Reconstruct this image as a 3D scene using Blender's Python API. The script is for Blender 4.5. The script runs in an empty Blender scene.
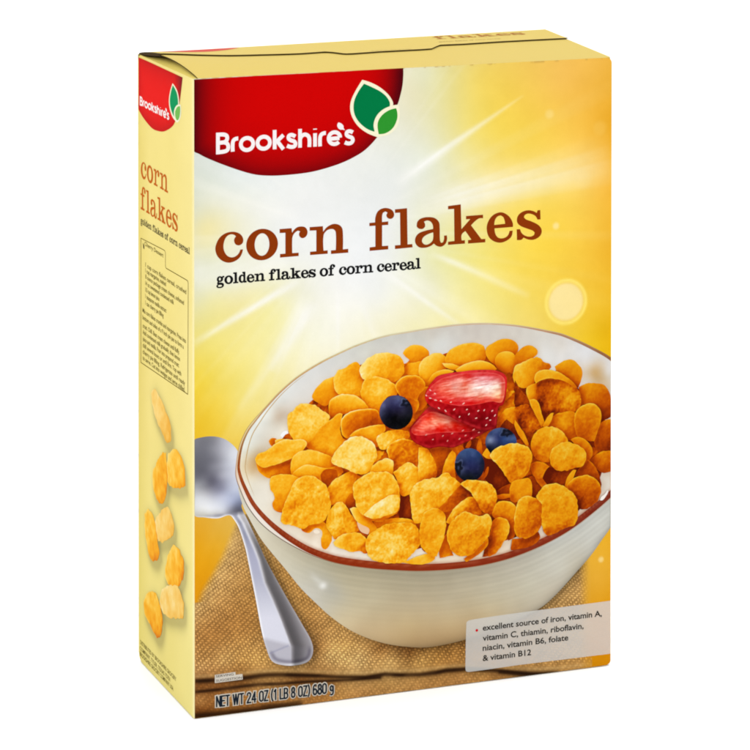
# Corn flakes carton on a white studio sweep.  All measures of the carton in millimetres, scene in metres.
import bpy, math, random
import numpy as np
from mathutils import Vector
from mathutils.geometry import delaunay_2d_cdt

ART = {
'badge': [(0.41,329.93),(19.9,330.02),(41.69,330.05),(58.17,329.95),(80.32,329.88),(102.67,329.86),(115.78,329.8),(115.78,325.64),(115.28,320.4),(113.93,314.84),(112.46,310.7),(107.17,301.9),(100.99,294.12),(94.27,287.96),(86.83,284.06),(79.37,281.44),(69.04,279.06),(60.91,278.01),(49.35,277.61),(41.67,277.84),(34.01,278.85),(26.39,281.15),(15.53,285.45),(6.89,289.4),(3.11,291.54),(0.37,293.41)],
'leaf_a_out': [(92.7,324.87),(97.17,323.34),(101.96,320.84),(106.15,317.53),(108.86,314.29),(110.06,310.86),(107.36,302.31),(100.47,294.59),(95.39,296.85),(90.61,300.49),(87.34,305.15),(85.97,309.7),(86.44,314.14),(88.82,319.04)],
'leaf_a': [(93.71,322.8),(98.07,320.77),(103.16,317.97),(106.75,314.69),(108.26,310.96),(105.56,303.54),(99.27,297.29),(94.79,299.4),(90.31,303.58),(88.11,308.18),(88.11,313.49),(90.31,318.4)],
'leaf_b_out': [(113.06,310.69),(109.16,310.35),(104.36,308.66),(100.76,305.5),(99.09,301.11),(99.87,296.58),(100.65,294.41),(103.16,294.42),(108.56,295.79),(112.47,299.49),(113.73,304.19),(113.73,307.56)],
'leaf_b': [(111.68,308.91),(107.36,307.92),(103.46,305.34),(101.36,301.54),(101.96,295.79),(106.16,296.21),(110.06,298.78),(112.28,303.15),(112.4,306.51)],
'brand_strokes': [[(13.33,301.85),(13.32,290.7)],[(13.27,300.77),(16.19,300.75),(17.93,300.08),(18.36,298.71),(17.76,297.3),(16.35,296.71),(13.27,296.64)],[(16.25,296.72),(18.25,295.98),(18.95,294.23),(18.36,292.56),(16.35,291.91),(13.26,291.79)],[(21.34,291.6),(21.34,295.94),(21.83,297.41),(22.92,298.07),(24.33,298.25)],[(32.5,295.03),(32.41,295.75),(32.14,296.43),(31.71,297.04),(31.14,297.54),(30.46,297.9),(29.71,298.11),(28.92,298.16),(28.15,298.04),(27.43,297.76),(26.8,297.34),(26.3,296.79),(25.95,296.15),(25.77,295.45),(25.77,294.73),(25.95,294.02),(26.3,293.38),(26.8,292.82),(27.43,292.38),(28.15,292.09),(28.92,291.96),(29.7,291.99),(30.45,292.2),(31.13,292.55),(31.7,293.04),(32.14,293.64),(32.4,294.32),(32.5,295.03)],[(41.62,295.15),(41.53,295.87),(41.26,296.55),(40.83,297.16),(40.26,297.66),(39.57,298.03),(38.82,298.24),(38.03,298.29),(37.26,298.17),(36.54,297.89),(35.91,297.46),(35.4,296.91),(35.05,296.27),(34.87,295.57),(34.87,294.85),(35.05,294.14),(35.4,293.5),(35.9,292.94),(36.53,292.5),(37.26,292.21),(38.03,292.08),(38.82,292.11),(39.57,292.31),(40.25,292.67),(40.83,293.16),(41.26,293.76),(41.53,294.44),(41.62,295.15)],[(44.2,301.42),(44.2,291.44)],[(49.03,298.53),(44.96,295.03)],[(45.4,295.84),(49.02,291.15)],[(55.57,297.36),(53.64,298.31),(52.1,297.98),(51.83,296.65),(53.2,295.52),(54.91,294.85),(55.68,293.55),(55.02,292.34),(53.2,292.09),(51.0,292.85)],[(58.16,301.16),(58.16,291.42)],[(58.16,295.64),(58.99,297.31),(60.75,298.09),(62.52,297.36),(63.29,295.75),(63.29,291.47)],[(66.44,298.43),(66.44,291.44)],[(66.44,300.83),(66.44,300.31)],[(69.21,291.43),(69.21,295.76),(69.77,297.35),(70.99,298.06),(72.43,298.23)],[(74.53,294.97),(79.98,295.11)],[(80.42,295.31),(80.32,295.98),(80.07,296.62),(79.67,297.19),(79.16,297.66),(78.55,298.02),(77.88,298.24),(77.17,298.31),(76.47,298.24),(75.8,298.02),(75.2,297.66),(74.7,297.19),(74.31,296.62),(74.07,295.98),(73.98,295.31),(74.05,294.63),(74.26,293.99),(74.62,293.4),(75.11,292.9),(75.7,292.51),(76.36,292.26),(77.06,292.15),(77.76,292.19),(78.45,292.37),(79.07,292.7),(79.6,293.14)],[(87.45,297.6),(85.61,298.34),(84.16,297.9),(83.99,296.55),(85.33,295.53),(86.78,294.92),(87.45,293.62),(86.72,292.35),(84.99,291.98),(82.99,292.68)]],
'brand_tick': [(79.42,303.31),(80.98,302.69),(82.21,301.37),(82.32,300.21),(83.1,299.01),(81.54,299.42),(80.43,299.48),(79.2,300.5),(78.76,301.99)],
'glyphs': {'c':[[(27.09,245.47),(26.36,247.59),(24.55,249.24),(21.29,250.16),(17.31,249.61),(14.06,247.43),(12.25,244.11),(11.88,241.38),(12.96,238.21),(15.49,235.61),(18.74,234.33),(22.0,234.65),(24.9,236.3),(26.36,238.61),(26.87,240.65),(25.41,240.61),(24.69,238.94),(23.09,237.47),(20.77,236.95),(18.38,237.95),(16.79,240.34),(16.29,243.13),(16.94,246.19),(18.39,248.16),(20.2,248.86),(22.01,248.52),(23.03,247.62),(22.15,246.37),(22.15,244.78),(23.09,243.34),(24.91,242.86),(26.58,243.78)]],'o':[[(46.0,242.26),(45.75,240.3),(45.0,238.47),(43.81,236.86),(42.24,235.58),(40.38,234.7),(38.35,234.26),(36.26,234.29),(34.23,234.8),(32.38,235.74),(30.82,237.07),(29.63,238.71),(28.9,240.56),(28.65,242.51),(28.9,244.46),(29.64,246.29),(30.82,247.89),(32.39,249.18),(34.24,250.07),(36.27,250.51),(38.36,250.48),(40.39,249.98),(42.25,249.04),(43.81,247.72),(45.0,246.08),(45.75,244.22)],[(41.28,242.33),(41.17,240.94),(40.82,239.63),(40.27,238.49),(39.55,237.57),(38.69,236.93),(37.75,236.61),(36.78,236.62),(35.85,236.97),(34.99,237.64),(34.27,238.58),(33.72,239.74),(33.38,241.05),(33.26,242.45),(33.38,243.84),(33.72,245.14),(34.27,246.29),(35.0,247.21),(35.85,247.85),(36.79,248.17),(37.76,248.16),(38.7,247.81),(39.55,247.14),(40.28,246.2),(40.83,245.04),(41.17,243.72)]],'r':[[(46.92,249.75),(53.52,249.77),(53.81,247.32),(54.84,248.77),(56.68,250.04),(59.1,250.28),(61.16,249.58),(62.27,247.7),(62.12,245.9),(61.01,244.51),(59.25,244.15),(57.85,245.23),(57.63,246.77),(58.22,247.7),(57.04,248.2),(55.43,247.34),(54.25,245.76),(53.88,244.12),(53.88,236.75),(57.41,236.7),(57.41,234.96),(47.13,234.88),(47.13,236.76),(50.06,236.75),(50.07,247.58),(46.92,247.66)]],'n':[[(63.45,249.63),(70.83,249.61),(70.98,246.67),(72.9,248.83),(75.86,250.23),(78.46,250.19),(80.69,248.99),(81.8,246.82),(81.95,236.67),(84.92,236.74),(84.92,234.71),(75.27,234.71),(75.27,236.59),(77.94,236.61),(77.94,245.69),(76.98,247.36),(75.12,247.77),(72.9,247.09),(71.2,244.77),(71.2,236.75),(73.49,236.79),(73.49,234.98),(63.67,235.0),(63.67,236.74),(67.13,236.76),(67.14,247.63),(63.45,247.75)]],'f':[[(96.7,249.49),(99.92,249.54),(100.07,252.2),(101.19,254.93),(103.44,256.46),(106.44,256.68),(109.44,255.42),(110.64,253.23),(110.19,251.5),(108.69,250.76),(106.81,251.53),(106.21,253.04),(106.89,254.26),(105.69,254.9),(104.34,254.29),(103.89,252.64),(103.89,249.48),(107.34,249.59),(107.34,247.7),(103.89,247.73),(103.89,236.84),(107.34,236.81),(107.34,234.84),(96.85,234.75),(96.85,236.65),(100.07,236.77),(100.07,247.78),(96.7,247.8)]],'l':[[(111.09,255.66),(117.94,255.83),(118.25,236.66),(120.9,236.68),(121.12,234.9),(111.1,234.71),(111.1,236.68),(114.18,236.67),(113.95,253.71),(111.09,253.76)]],'a':[[(123.38,246.58),(123.91,248.45),(126.03,249.92),(129.81,250.3),(133.61,249.54),(136.04,247.26),(136.49,244.4),(136.65,237.67),(137.26,236.14),(138.32,236.35),(138.93,238.0),(138.93,239.84),(140.53,239.87),(140.68,237.6),(139.69,235.33),(137.41,234.08),(134.91,234.61),(133.16,236.01),(131.34,234.87),(128.31,234.17),(124.9,234.63),(122.71,236.9),(122.63,239.73),(124.52,242.06),(128.3,243.2),(132.7,243.81),(132.47,245.95),(131.33,247.72),(129.44,248.49),(127.54,247.98),(128.15,246.74),(128.15,245.33),(126.79,244.23),(124.67,244.52),(123.53,245.51)],[(132.7,241.98),(129.44,241.08),(127.17,239.76),(126.41,238.05),(127.17,236.44),(129.06,235.74),(131.34,236.64),(132.63,238.31)]],'k':[[(141.2,255.39),(148.52,255.81),(148.91,242.61),(153.95,247.58),(151.51,247.6),(151.51,249.38),(161.31,249.41),(161.31,247.5),(158.55,247.4),(154.42,244.21),(160.33,236.48),(162.63,236.46),(162.63,234.61),(152.67,234.62),(152.66,236.46),(154.58,236.61),(151.13,241.39),(149.07,239.62),(149.07,236.57),(150.91,236.59),(150.91,234.74),(141.22,234.73),(141.22,236.43),(144.87,236.59),(144.63,253.6),(141.2,253.62)]],'e':[[(163.39,241.81),(164.16,245.31),(166.46,248.35),(169.92,249.89),(173.01,249.68),(176.48,247.31),(178.42,243.97),(178.57,241.67),(167.93,241.63),(168.47,238.61),(170.09,236.57),(172.64,236.04),(175.34,237.06),(176.65,239.74),(178.42,239.76),(177.65,236.54),(174.95,234.59),(171.48,233.77),(167.63,234.75),(164.55,237.46)],[(167.77,243.49),(168.23,246.09),(169.54,247.78),(171.47,248.29),(173.16,246.97),(174.02,243.7)]],'s':[[(194.46,249.65),(194.63,244.63),(192.84,244.61),(191.59,246.63),(189.26,247.86),(186.93,248.16),(185.38,247.41),(184.99,246.37),(186.16,245.22),(189.26,243.93),(193.15,241.87),(195.02,239.74),(195.26,237.43),(193.94,235.38),(190.83,234.03),(187.72,234.25),(184.78,235.53),(183.46,234.48),(180.9,234.52),(180.74,240.24),(182.68,240.25),(183.84,237.88),(186.17,236.29),(188.89,235.81),(190.83,236.53),(191.21,237.72),(190.05,238.87),(186.94,240.16),(183.06,241.86),(181.12,243.78),(180.97,246.29),(182.28,248.34),(184.99,249.72),(188.09,249.94),(190.81,249.18),(192.37,248.22),(192.91,249.61)]]},
'title_base': 234.73,
'title_xh': 15.52,
'sub': [(12.5,223.46),(125.63,221.84)],
'label': [(151.81,31.3),(152.04,32.88),(153.88,33.74),(182.94,34.5),(212.23,34.73),(237.1,35.01),(237.16,6.17),(212.28,6.26),(182.98,6.35),(153.45,6.08),(151.72,6.61),(151.32,8.37)],
'label_lines': [[(161.27,27.23),(231.05,27.86)],[(161.27,21.71),(220.22,21.92)],[(161.28,16.41),(211.2,16.34)],[(161.28,10.94),(189.39,10.99)]],
'bullet': (157.86,27.78),
'net': [(11.93,4.42),(76.63,3.5)],
'net_cap': 5.92,
'serving_box': [(11.4,21.32),(22.6,21.55),(22.71,20.02),(26.42,20.05),(26.58,17.17),(11.4,17.11)],
'serving': [[(12.0,19.84),(21.62,19.95)],[(11.99,17.61),(26.09,17.64)]],
'spoon': [(0.21,143.73),(4.05,145.13),(10.54,145.1),(16.33,143.37),(20.68,140.21),(23.56,136.83),(26.82,130.28),(28.45,120.77),(27.9,111.46),(25.99,108.01),(26.81,104.81),(29.53,99.33),(33.35,91.13),(36.63,84.01),(39.37,77.99),(44.47,68.41),(51.08,56.5),(59.19,42.33),(64.34,32.83),(65.28,26.94),(62.84,22.5),(55.87,21.06),(48.14,22.13),(42.64,24.87),(39.73,31.22),(37.16,40.13),(33.5,59.32),(29.52,78.77),(27.89,85.97),(24.51,96.21),(21.9,100.89),(19.45,103.37),(13.37,102.43),(6.17,103.58),(0.18,105.84)],
'spoon_ridge': [(24.35,102.46),(26.8,98.57),(30.62,89.85),(33.08,84.39),(35.37,78.41),(38.65,66.22),(43.04,56.7),(47.43,46.44),(50.63,38.07),(53.27,30.96)],
'spoon_s': [(1.34,141.5,128,128,140),(6.21,143.12,128,128,140),(12.16,143.08,150,150,162),(17.58,139.46,188,190,205),(21.38,134.44,214,218,230),(23.01,126.49,205,210,228),(24.09,118.6,200,208,232),(6.2,135.88,118,118,132),(1.34,133.75,120,120,132),(1.33,126.0,112,112,126),(7.81,127.96,120,120,136),(13.23,131.58,150,150,166),(15.4,124.63,165,166,185),(18.66,129.51,190,194,212),(9.97,121.53,104,102,124),(15.39,117.89,140,142,172),(19.74,116.43,175,184,215),(13.22,116.03,150,152,180),(1.86,120.26,165,168,175),(5.1,116.32,190,190,196),(8.88,112.84,205,207,218),(14.3,110.22,206,212,232),(20.82,110.09,170,182,222),(24.63,109.19,130,140,180),(0.78,114.68,205,208,214),(2.93,109.81,222,224,226),(8.88,106.62,226,228,230),(15.38,104.93,214,216,222),(20.27,105.99,140,142,165),(22.99,106.76,110,112,135),(0.77,107.96,205,205,200),(6.17,104.3,196,190,170),(14.29,102.96,160,150,140)],
'spoon_neck_y': 103.64,
'band': [],
'bowl_lip': [(22.85,128.67),(24.64,138.62),(28.13,146.33),(32.39,151.55),(38.95,157.89),(47.12,165.55),(56.67,172.45),(69.14,178.81),(79.56,182.79),(89.55,186.18),(104.51,189.56),(119.52,190.88),(133.74,191.85),(148.06,192.3),(162.49,191.67),(177.0,189.76),(186.77,187.79),(198.1,184.93),(208.81,181.7),(226.24,173.09),(238.2,165.38),(254.75,147.17),(260.16,125.4),(254.14,106.08),(239.04,92.75),(228.29,84.93),(212.41,75.51),(196.55,69.09),(180.77,64.75),(168.94,62.72),(156.21,61.74),(140.78,61.73),(125.39,62.73),(113.89,64.29),(96.85,67.24),(79.46,71.61),(68.4,75.87),(59.12,80.57),(47.31,88.06),(37.03,96.68),(29.52,106.4),(24.98,116.3),(22.73,123.27)],
'bowl_lip_in': [(23.28,128.6),(25.06,138.48),(28.52,146.1),(32.74,151.26),(39.28,157.58),(47.42,165.22),(56.93,172.09),(69.36,178.42),(79.75,182.39),(89.7,185.77),(104.62,189.14),(119.6,190.46),(133.8,191.43),(148.1,191.87),(162.49,191.25),(176.96,189.33),(186.69,187.37),(198.0,184.52),(208.65,181.31),(226.02,172.73),(237.88,165.09),(254.33,147.01),(259.68,125.46),(253.72,106.33),(238.71,93.09),(227.99,85.3),(212.16,75.9),(196.35,69.5),(180.61,65.17),(168.82,63.15),(156.14,62.17),(140.74,62.16),(125.39,63.16),(113.92,64.71),(96.89,67.66),(79.55,72.01),(68.55,76.25),(59.33,80.91),(47.57,88.37),(37.34,96.94),(29.89,106.6),(25.37,116.44),(23.15,123.34)],
'band_out': [(23.72,128.54),(25.49,138.34),(28.9,145.87),(33.09,150.98),(39.23,157.62),(47.38,165.26),(56.9,172.14),(69.33,178.47),(79.72,182.44),(89.68,185.82),(104.6,189.19),(119.59,190.51),(133.79,191.48),(148.09,191.92),(162.49,191.3),(176.96,189.39),(186.7,187.42),(198.01,184.57),(208.67,181.36),(226.05,172.77),(237.92,165.13),(254.38,147.03),(259.74,125.45),(253.77,106.3),(238.75,93.05),(228.03,85.25),(212.19,75.85),(196.37,69.45),(180.63,65.12),(168.84,63.1),(156.15,62.12),(140.75,62.1),(125.39,63.11),(113.91,64.66),(96.89,67.61),(79.54,71.96),(68.57,76.3),(59.5,81.18),(48.35,89.29),(38.84,98.23),(31.48,107.47),(26.74,116.9),(24.4,123.55)],
'band_in': [(25.13,128.33),(26.54,137.97),(29.68,145.41),(33.69,150.48),(39.81,157.09),(47.92,164.69),(57.36,171.51),(69.72,177.8),(80.01,181.85),(89.92,185.21),(104.74,188.67),(119.68,189.98),(133.87,190.95),(148.14,191.39),(162.48,190.77),(176.91,188.86),(186.58,186.8),(197.81,183.74),(208.26,180.39),(225.45,171.77),(236.96,164.25),(252.78,146.43),(257.1,125.76),(251.17,107.9),(236.41,95.45),(225.79,88.01),(210.13,78.96),(194.74,72.73),(179.35,68.48),(167.95,66.52),(155.59,65.56),(140.46,65.64),(125.36,66.72),(114.14,68.34),(97.33,71.34),(80.3,75.39),(69.78,79.33),(61.11,83.76),(50.19,91.45),(40.69,99.81),(33.38,108.51),(28.53,117.51),(25.97,123.82)],
'crease_out': [(27.79,127.94),(29.28,137.03),(31.72,144.2),(35.11,149.31),(40.57,156.39),(48.37,164.19),(57.75,170.97),(70.05,177.23),(80.3,181.25),(90.16,184.6),(104.91,188.04),(119.8,189.35),(133.97,190.31),(148.19,190.75),(162.48,190.13),(176.85,188.22),(186.47,186.17),(197.65,183.13),(208.01,179.8),(225.12,171.22),(236.48,163.81),(252.14,146.19),(256.38,125.84),(250.55,108.28),(235.91,95.96),(225.35,88.56),(209.74,79.54),(194.44,73.34),(179.11,69.12),(167.78,67.16),(155.49,66.21),(140.4,66.28),(125.35,67.36),(114.18,68.97),(97.41,71.96),(80.43,75.99),(70.01,79.9),(61.44,84.27),(50.58,91.91),(41.16,100.21),(34.54,109.15),(30.4,118.15),(28.31,124.22)],
'crease_in': [(28.28,127.87),(29.75,136.87),(32.15,143.94),(35.5,148.99),(40.95,156.05),(48.72,163.83),(58.04,170.56),(70.3,176.8),(80.51,180.81),(90.34,184.15),(105.04,187.57),(119.88,188.87),(134.04,189.83),(148.24,190.27),(162.47,189.65),(176.81,187.75),(186.38,185.7),(197.54,182.66),(207.82,179.36),(224.88,170.81),(236.12,163.48),(251.66,146.01),(255.84,125.91),(250.08,108.57),(235.53,96.35),(225.01,88.97),(209.45,79.98),(194.21,73.8),(178.93,69.59),(167.65,67.65),(155.41,66.69),(140.36,66.77),(125.34,67.84),(114.21,69.44),(97.46,72.43),(80.53,76.45),(70.18,80.32),(61.68,84.66),(50.88,92.26),(41.51,100.51),(34.94,109.37),(30.84,118.31),(28.78,124.3)],
'bowl_body': [(24.09,117.04),(26.81,107.41),(30.08,100.84),(35.92,90.34),(41.73,82.43),(49.81,72.43),(58.48,61.29),(66.56,52.79),(74.73,44.78),(85.9,36.14),(97.12,30.11),(108.39,25.9),(119.71,23.26),(128.24,22.06),(136.8,22.08),(148.26,23.16),(159.77,25.05),(171.33,27.75),(182.94,31.27),(195.2,35.82),(203.98,41.86),(217.5,54.18),(223.82,60.17),(230.09,67.49),(238.21,79.14),(238.16,100.33),(206.26,87.25),(159.72,75.9),(114.02,78.0),(69.18,90.57),(41.58,109.06),(30.64,120.56)],
'body_s': [(26.81,110.53,222,218,204),(30.63,102.86,226,222,208),(37.19,92.82,220,215,198),(44.32,83.73,214,208,190),(52.57,73.97,208,204,188),(58.09,65.52,206,203,190),(64.73,57.45,206,204,196),(71.95,50.35,200,196,182),(80.31,42.05,212,198,168),(91.5,34.45,208,186,150),(105.57,28.08,200,174,134),(122.55,23.99,184,154,114),(139.66,23.62,180,150,110),(156.88,25.91,184,156,118),(171.33,29.09,192,172,140),(188.77,35.19,196,186,166),(203.39,44.36,200,192,176),(216.91,55.33,200,194,178),(58.09,78.62,198,192,172),(74.74,68.97,188,182,160),(97.11,63.93,182,174,150),(119.7,59.9,176,168,146),(142.5,57.96,178,170,150),(165.51,59.22,186,180,164),(182.91,61.66,192,188,176),(200.42,66.26,200,199,190),(218.06,72.53,204,205,200),(233.44,81.79,208,210,206),(74.74,58.46,196,190,170),(97.11,50.72,196,186,160),(119.7,45.57,192,178,150),(142.51,44.1,192,180,154),(165.52,45.83,196,188,166),(188.75,48.65,200,196,180),(206.31,54.84,204,202,192),(223.99,66.5,206,206,200),(91.5,41.84,206,190,158),(119.71,34.95,204,182,142),(142.51,33.43,202,180,142),(165.53,36.18,200,184,152)],
'inner_s': [(26.82,128.72,226,214,190),(30.65,136.16,222,222,214),(30.64,120.56,230,224,210),(35.03,146.16,224,226,224),(41.6,153.37,226,228,226),(49.85,160.45,222,224,226),(58.12,167.56,222,224,228),(69.19,173.4,218,220,224),(83.1,178.51,212,214,216),(99.9,183.42,206,208,208),(113.98,185.42,204,205,205),(130.99,187.2,203,200,197),(153.86,188.0,202,197,195),(171.15,186.6,206,202,200),(188.57,182.5,210,207,205),(206.12,175.68,216,213,212),(223.81,165.57,216,213,214),(233.89,159.3,214,211,212),(197.34,173.18,220,222,226),(214.97,159.3,226,228,234),(223.83,153.13,210,205,205),(125.31,182.9,208,212,214),(136.69,183.02,212,215,218),(116.81,176.73,226,226,232),(97.09,181.55,210,212,210),(47.09,149.74,205,198,190),(46.55,151.36,196,176,158),(48.74,145.94,232,228,220),(49.84,141.66,240,240,238),(37.21,136.58,206,196,182),(35.57,132.05,190,160,120),(33.92,127.52,196,158,110),(37.2,123.04,222,214,200),(35.01,114.92,226,222,214),(40.49,111.25,238,236,230),(44.33,104.61,228,222,212),(52.58,94.37,234,228,220),(69.18,87.94,236,226,216),(68.07,83.33,244,236,226),(80.31,77.85,242,240,238),(97.11,73.96,240,236,230),(122.53,70.21,244,240,236),(136.77,68.7,244,236,224),(159.72,68.94,236,226,212),(171.28,69.87,234,222,208),(194.55,77.66,222,210,202),(215.09,85.28,210,202,194),(229.85,96.8,212,206,202),(234.6,100.67,222,218,214),(229.82,114.69,206,198,196),(227.44,119.25,212,206,204),(226.77,159.91,196,160,110),(230.93,155.22,200,175,140)],
'rim_s': [(24.1,128.47,150,72,28),(25.74,138.18,150,104,58),(29.02,145.67,172,140,88),(33.94,150.94,186,158,112),(47.65,165.34,196,166,112),(69.19,178.11,206,184,130),(89.8,185.31,212,204,160),(119.63,190.25,214,208,176),(162.48,191.03,208,190,160),(186.82,186.93,190,160,128),(208.46,180.87,168,132,100),(225.57,172.45,146,104,72),(237.44,164.96,128,80,52),(237.58,94.41,120,42,26),(210.98,77.59,132,44,24),(179.99,66.8,134,46,24),(140.2,64.07,140,46,20),(114.03,66.87,144,48,18),(79.75,73.69,142,46,16),(60.31,82.57,138,46,18),(39.38,99.37,140,52,22),(29.54,112.86,146,58,24)],
'lip_s': [(24.1,128.47,196,150,110),(29.02,145.67,190,160,100),(47.65,165.86,214,200,150),(89.8,186.36,224,220,180),(162.48,192.1,214,200,170),(208.46,181.95,196,170,130),(236.25,166.68,150,110,70),(236.4,91.27,196,180,160),(179.99,64.65,168,140,112),(140.2,61.94,168,140,110),(114.03,64.22,160,130,100),(69.18,75.87,150,120,92),(44.32,91.56,104,84,70),(33.36,103.63,100,82,72),(26.81,114.69,120,98,84)],
'lip2_s': [(24.1,128.47,226,200,170),(29.02,145.67,236,216,160),(47.65,165.86,222,206,150),(89.8,186.36,226,222,190),(162.48,192.1,216,204,180),(208.46,181.95,206,186,150),(236.25,166.68,170,130,90),(236.4,91.27,206,196,184),(179.99,64.65,190,176,158),(140.2,61.94,186,166,140),(114.03,64.22,190,170,146),(69.18,75.87,214,200,184),(44.32,91.56,236,226,214),(33.36,103.63,240,230,220),(26.81,114.69,238,222,206)],
'napkin': [(-0.9,55.36),(0.02,58.0),(3.27,65.92),(9.01,74.47),(14.11,82.75),(19.17,93.27),(21.9,99.07),(26.26,103.31),(58.1,96.94),(125.37,68.85),(206.29,71.05),(223.99,62.7),(224.32,47.49),(224.97,14.87),(225.61,-12.36),(225.34,-28.62),(114.06,-14.84),(-0.97,-5.77)],
'napkin_s': [(1.26,55.11,206,164,98),(5.59,66.03,216,176,108),(11.01,74.78,220,182,116),(16.45,82.5,220,182,114),(21.35,92.89,220,184,120),(25.16,95.1,204,164,98),(3.41,45.55,176,118,54),(11.54,55.0,192,138,72),(19.69,64.49,198,146,78),(25.15,76.9,196,148,82),(27.87,58.38,176,120,52),(30.59,42.45,172,114,48),(22.4,45.98,166,106,42),(11.52,39.43,162,102,40),(3.4,35.18,168,112,50),(25.12,35.26,190,136,66),(16.95,28.41,206,160,94),(3.39,25.85,206,158,96),(33.31,26.49,204,156,86),(33.35,84.88,206,158,90),(40.47,75.26,196,142,68),(47.06,64.1,190,134,60),(55.32,52.73,186,130,58),(63.62,41.31,176,120,54),(69.17,45.93,190,138,70),(68.06,30.3,160,108,52),(74.73,32.15,206,158,88),(83.1,31.19,202,154,84),(74.73,24.26,212,170,104),(58.08,19.39,206,160,94),(91.5,19.66,212,172,108),(108.39,16.62,206,164,98),(125.4,14.62,196,150,82),(102.75,23.64,170,120,62),(119.72,20.6,140,92,42),(136.8,17.02,176,126,62),(148.26,19.42,168,118,58),(171.34,21.04,176,130,70),(194.63,26.45,180,140,82),(209.27,41.01,186,146,86),(218.1,50.87,196,152,84),(218.12,37.33,198,152,84),(212.26,16.33,196,150,84),(218.18,2.09,196,146,80),(159.78,8.98,190,142,76),(182.97,7.86,190,142,78),(3.38,16.51,140,84,36),(14.22,15.21,146,90,40),(25.11,15.99,150,96,44),(58.07,13.09,146,92,42),(74.73,10.05,170,118,60),(3.37,9.25,186,132,72),(19.65,7.27,190,138,76),(36.04,6.84,192,140,78),(58.07,6.79,192,140,76),(80.31,5.16,196,146,80),(102.75,4.58,192,144,80),(125.41,2.92,188,138,76),(148.28,2.31,184,132,72),(171.36,1.17,180,126,66),(3.37,3.03,120,66,22),(19.65,1.55,150,92,36),(36.04,2.14,160,100,44),(58.07,1.55,180,122,60),(91.51,1.17,190,138,76)],
'folds': [([(-2.02,19.75),(3.38,19.11),(11.51,18.65),(19.66,17.94),(27.84,17.75),(34.95,17.94),(40.44,17.92),(47.04,17.24),(58.08,15.61),(69.17,13.97),(80.31,12.02),(94.87,10.17),(105.57,10.49),(114.05,9.06),(125.4,7.92),(134.53,7.9),(140.24,8.34),(151.72,7.79),(165.56,5.61),(176.0,3.57),(187.65,1.11),(200.53,-0.96)],1.25,0.93),([(-2.02,13.8),(3.38,13.66),(11.5,13.46),(19.65,13.52),(27.84,13.58),(36.04,13.43),(47.03,12.42),(63.61,11.59),(85.9,9.77),(102.75,9.08)],0.85,0.85),([(-2.04,1.62),(3.36,1.21),(11.49,0.68),(22.37,0.48),(36.04,0.26),(58.07,0.24)],1.5,0.8),([(37.13,2.01),(49.78,1.51),(58.07,1.81)],0.6,0.35),([(171.36,3.85),(182.98,1.13),(194.66,-0.53),(204.05,-0.56)],1.3,0.75)],
'fold_edge': [(-2.02,21.82),(3.38,21.44),(19.66,20.49),(34.95,20.29),(44.29,19.71),(58.08,17.81),(80.31,14.39),(94.87,12.5),(105.57,12.61),(114.05,11.18),(125.4,10.15),(140.24,10.42),(154.02,9.55),(171.35,6.54),(188.81,3.4),(204.04,2.14),(225.29,1.8)],
'bg_s': [(2.57,283.28,215,222,215),(1.47,260.17,222,222,190),(6.85,253.1,236,226,165),(19.86,271.84,226,232,228),(58.15,266.72,236,239,242),(113.95,265.66,230,234,234),(91.47,269.76,232,236,238),(119.57,318.06,228,224,190),(128.06,325.51,222,222,185),(142.29,322.11,228,218,140),(159.48,321.19,235,208,85),(182.58,319.95,238,200,72),(205.9,318.7,240,190,72),(229.44,317.43,236,180,50),(234.81,295.55,230,168,25),(125.25,296.62,228,228,200),(136.6,306.54,228,222,160),(153.76,294.94,236,218,110),(171.03,293.92,240,210,72),(194.25,292.54,243,205,65),(217.7,285.77,245,195,60),(233.69,263.2,240,180,40),(130.93,280.42,226,230,212),(153.78,273.68,236,226,155),(171.06,268.31,240,216,110),(194.29,260.38,245,213,80),(217.74,258.84,245,203,70),(148.07,247.49,234,226,160),(171.08,248.57,242,218,100),(194.33,233.57,245,210,55),(223.68,236.87,242,195,50),(233.76,225.35,236,180,30),(136.65,232.37,230,228,160),(159.57,228.05,238,224,115),(182.71,218.33,243,214,75),(229.65,204.02,238,190,35),(233.84,182.05,230,180,10),(223.79,174.76,234,192,25),(194.4,185.25,238,210,85),(171.14,197.82,240,224,120),(148.11,199.64,242,234,165),(130.97,211.59,234,234,205),(125.3,196.14,240,236,190),(102.7,208.49,240,242,238),(80.31,210.23,244,245,243),(58.13,211.95,238,238,215),(41.63,208.03,238,232,160),(25.25,214.51,238,230,170),(11.68,215.56,234,228,165),(2.5,216.27,228,226,180),(6.3,236.63,224,226,200),(19.82,225.28,232,234,215),(8.96,195.1,236,222,115),(19.79,189.03,240,226,125),(3.54,174.89,236,208,60),(14.34,163.6,238,210,80),(30.67,172.54,240,226,130),(47.11,181.55,242,236,180),(3.52,154.22,234,195,48),(17.05,150.4,238,205,75),(25.21,162.63,240,222,120),(69.19,190.16,244,244,228),(97.08,198.4,244,243,225),(113.97,202.33,242,240,215),(1.44,231.83,225,228,215),(74.75,242.08,238,241,244),(47.13,238.84,236,239,240),(113.96,239.29,230,233,228),(3.46,97.33,225,165,45),(1.82,81.98,228,160,20),(11.57,91.31,228,172,52),(2.35,66.39,222,150,20),(19.72,98.26,225,180,80),(232.29,65.63,232,175,50),(229.95,46.88,228,170,55),(234.13,35.56,225,160,35),(233.0,3.07,214,140,15),(229.76,144.49,232,182,20),(30.63,110.15,225,180,80)],
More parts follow.
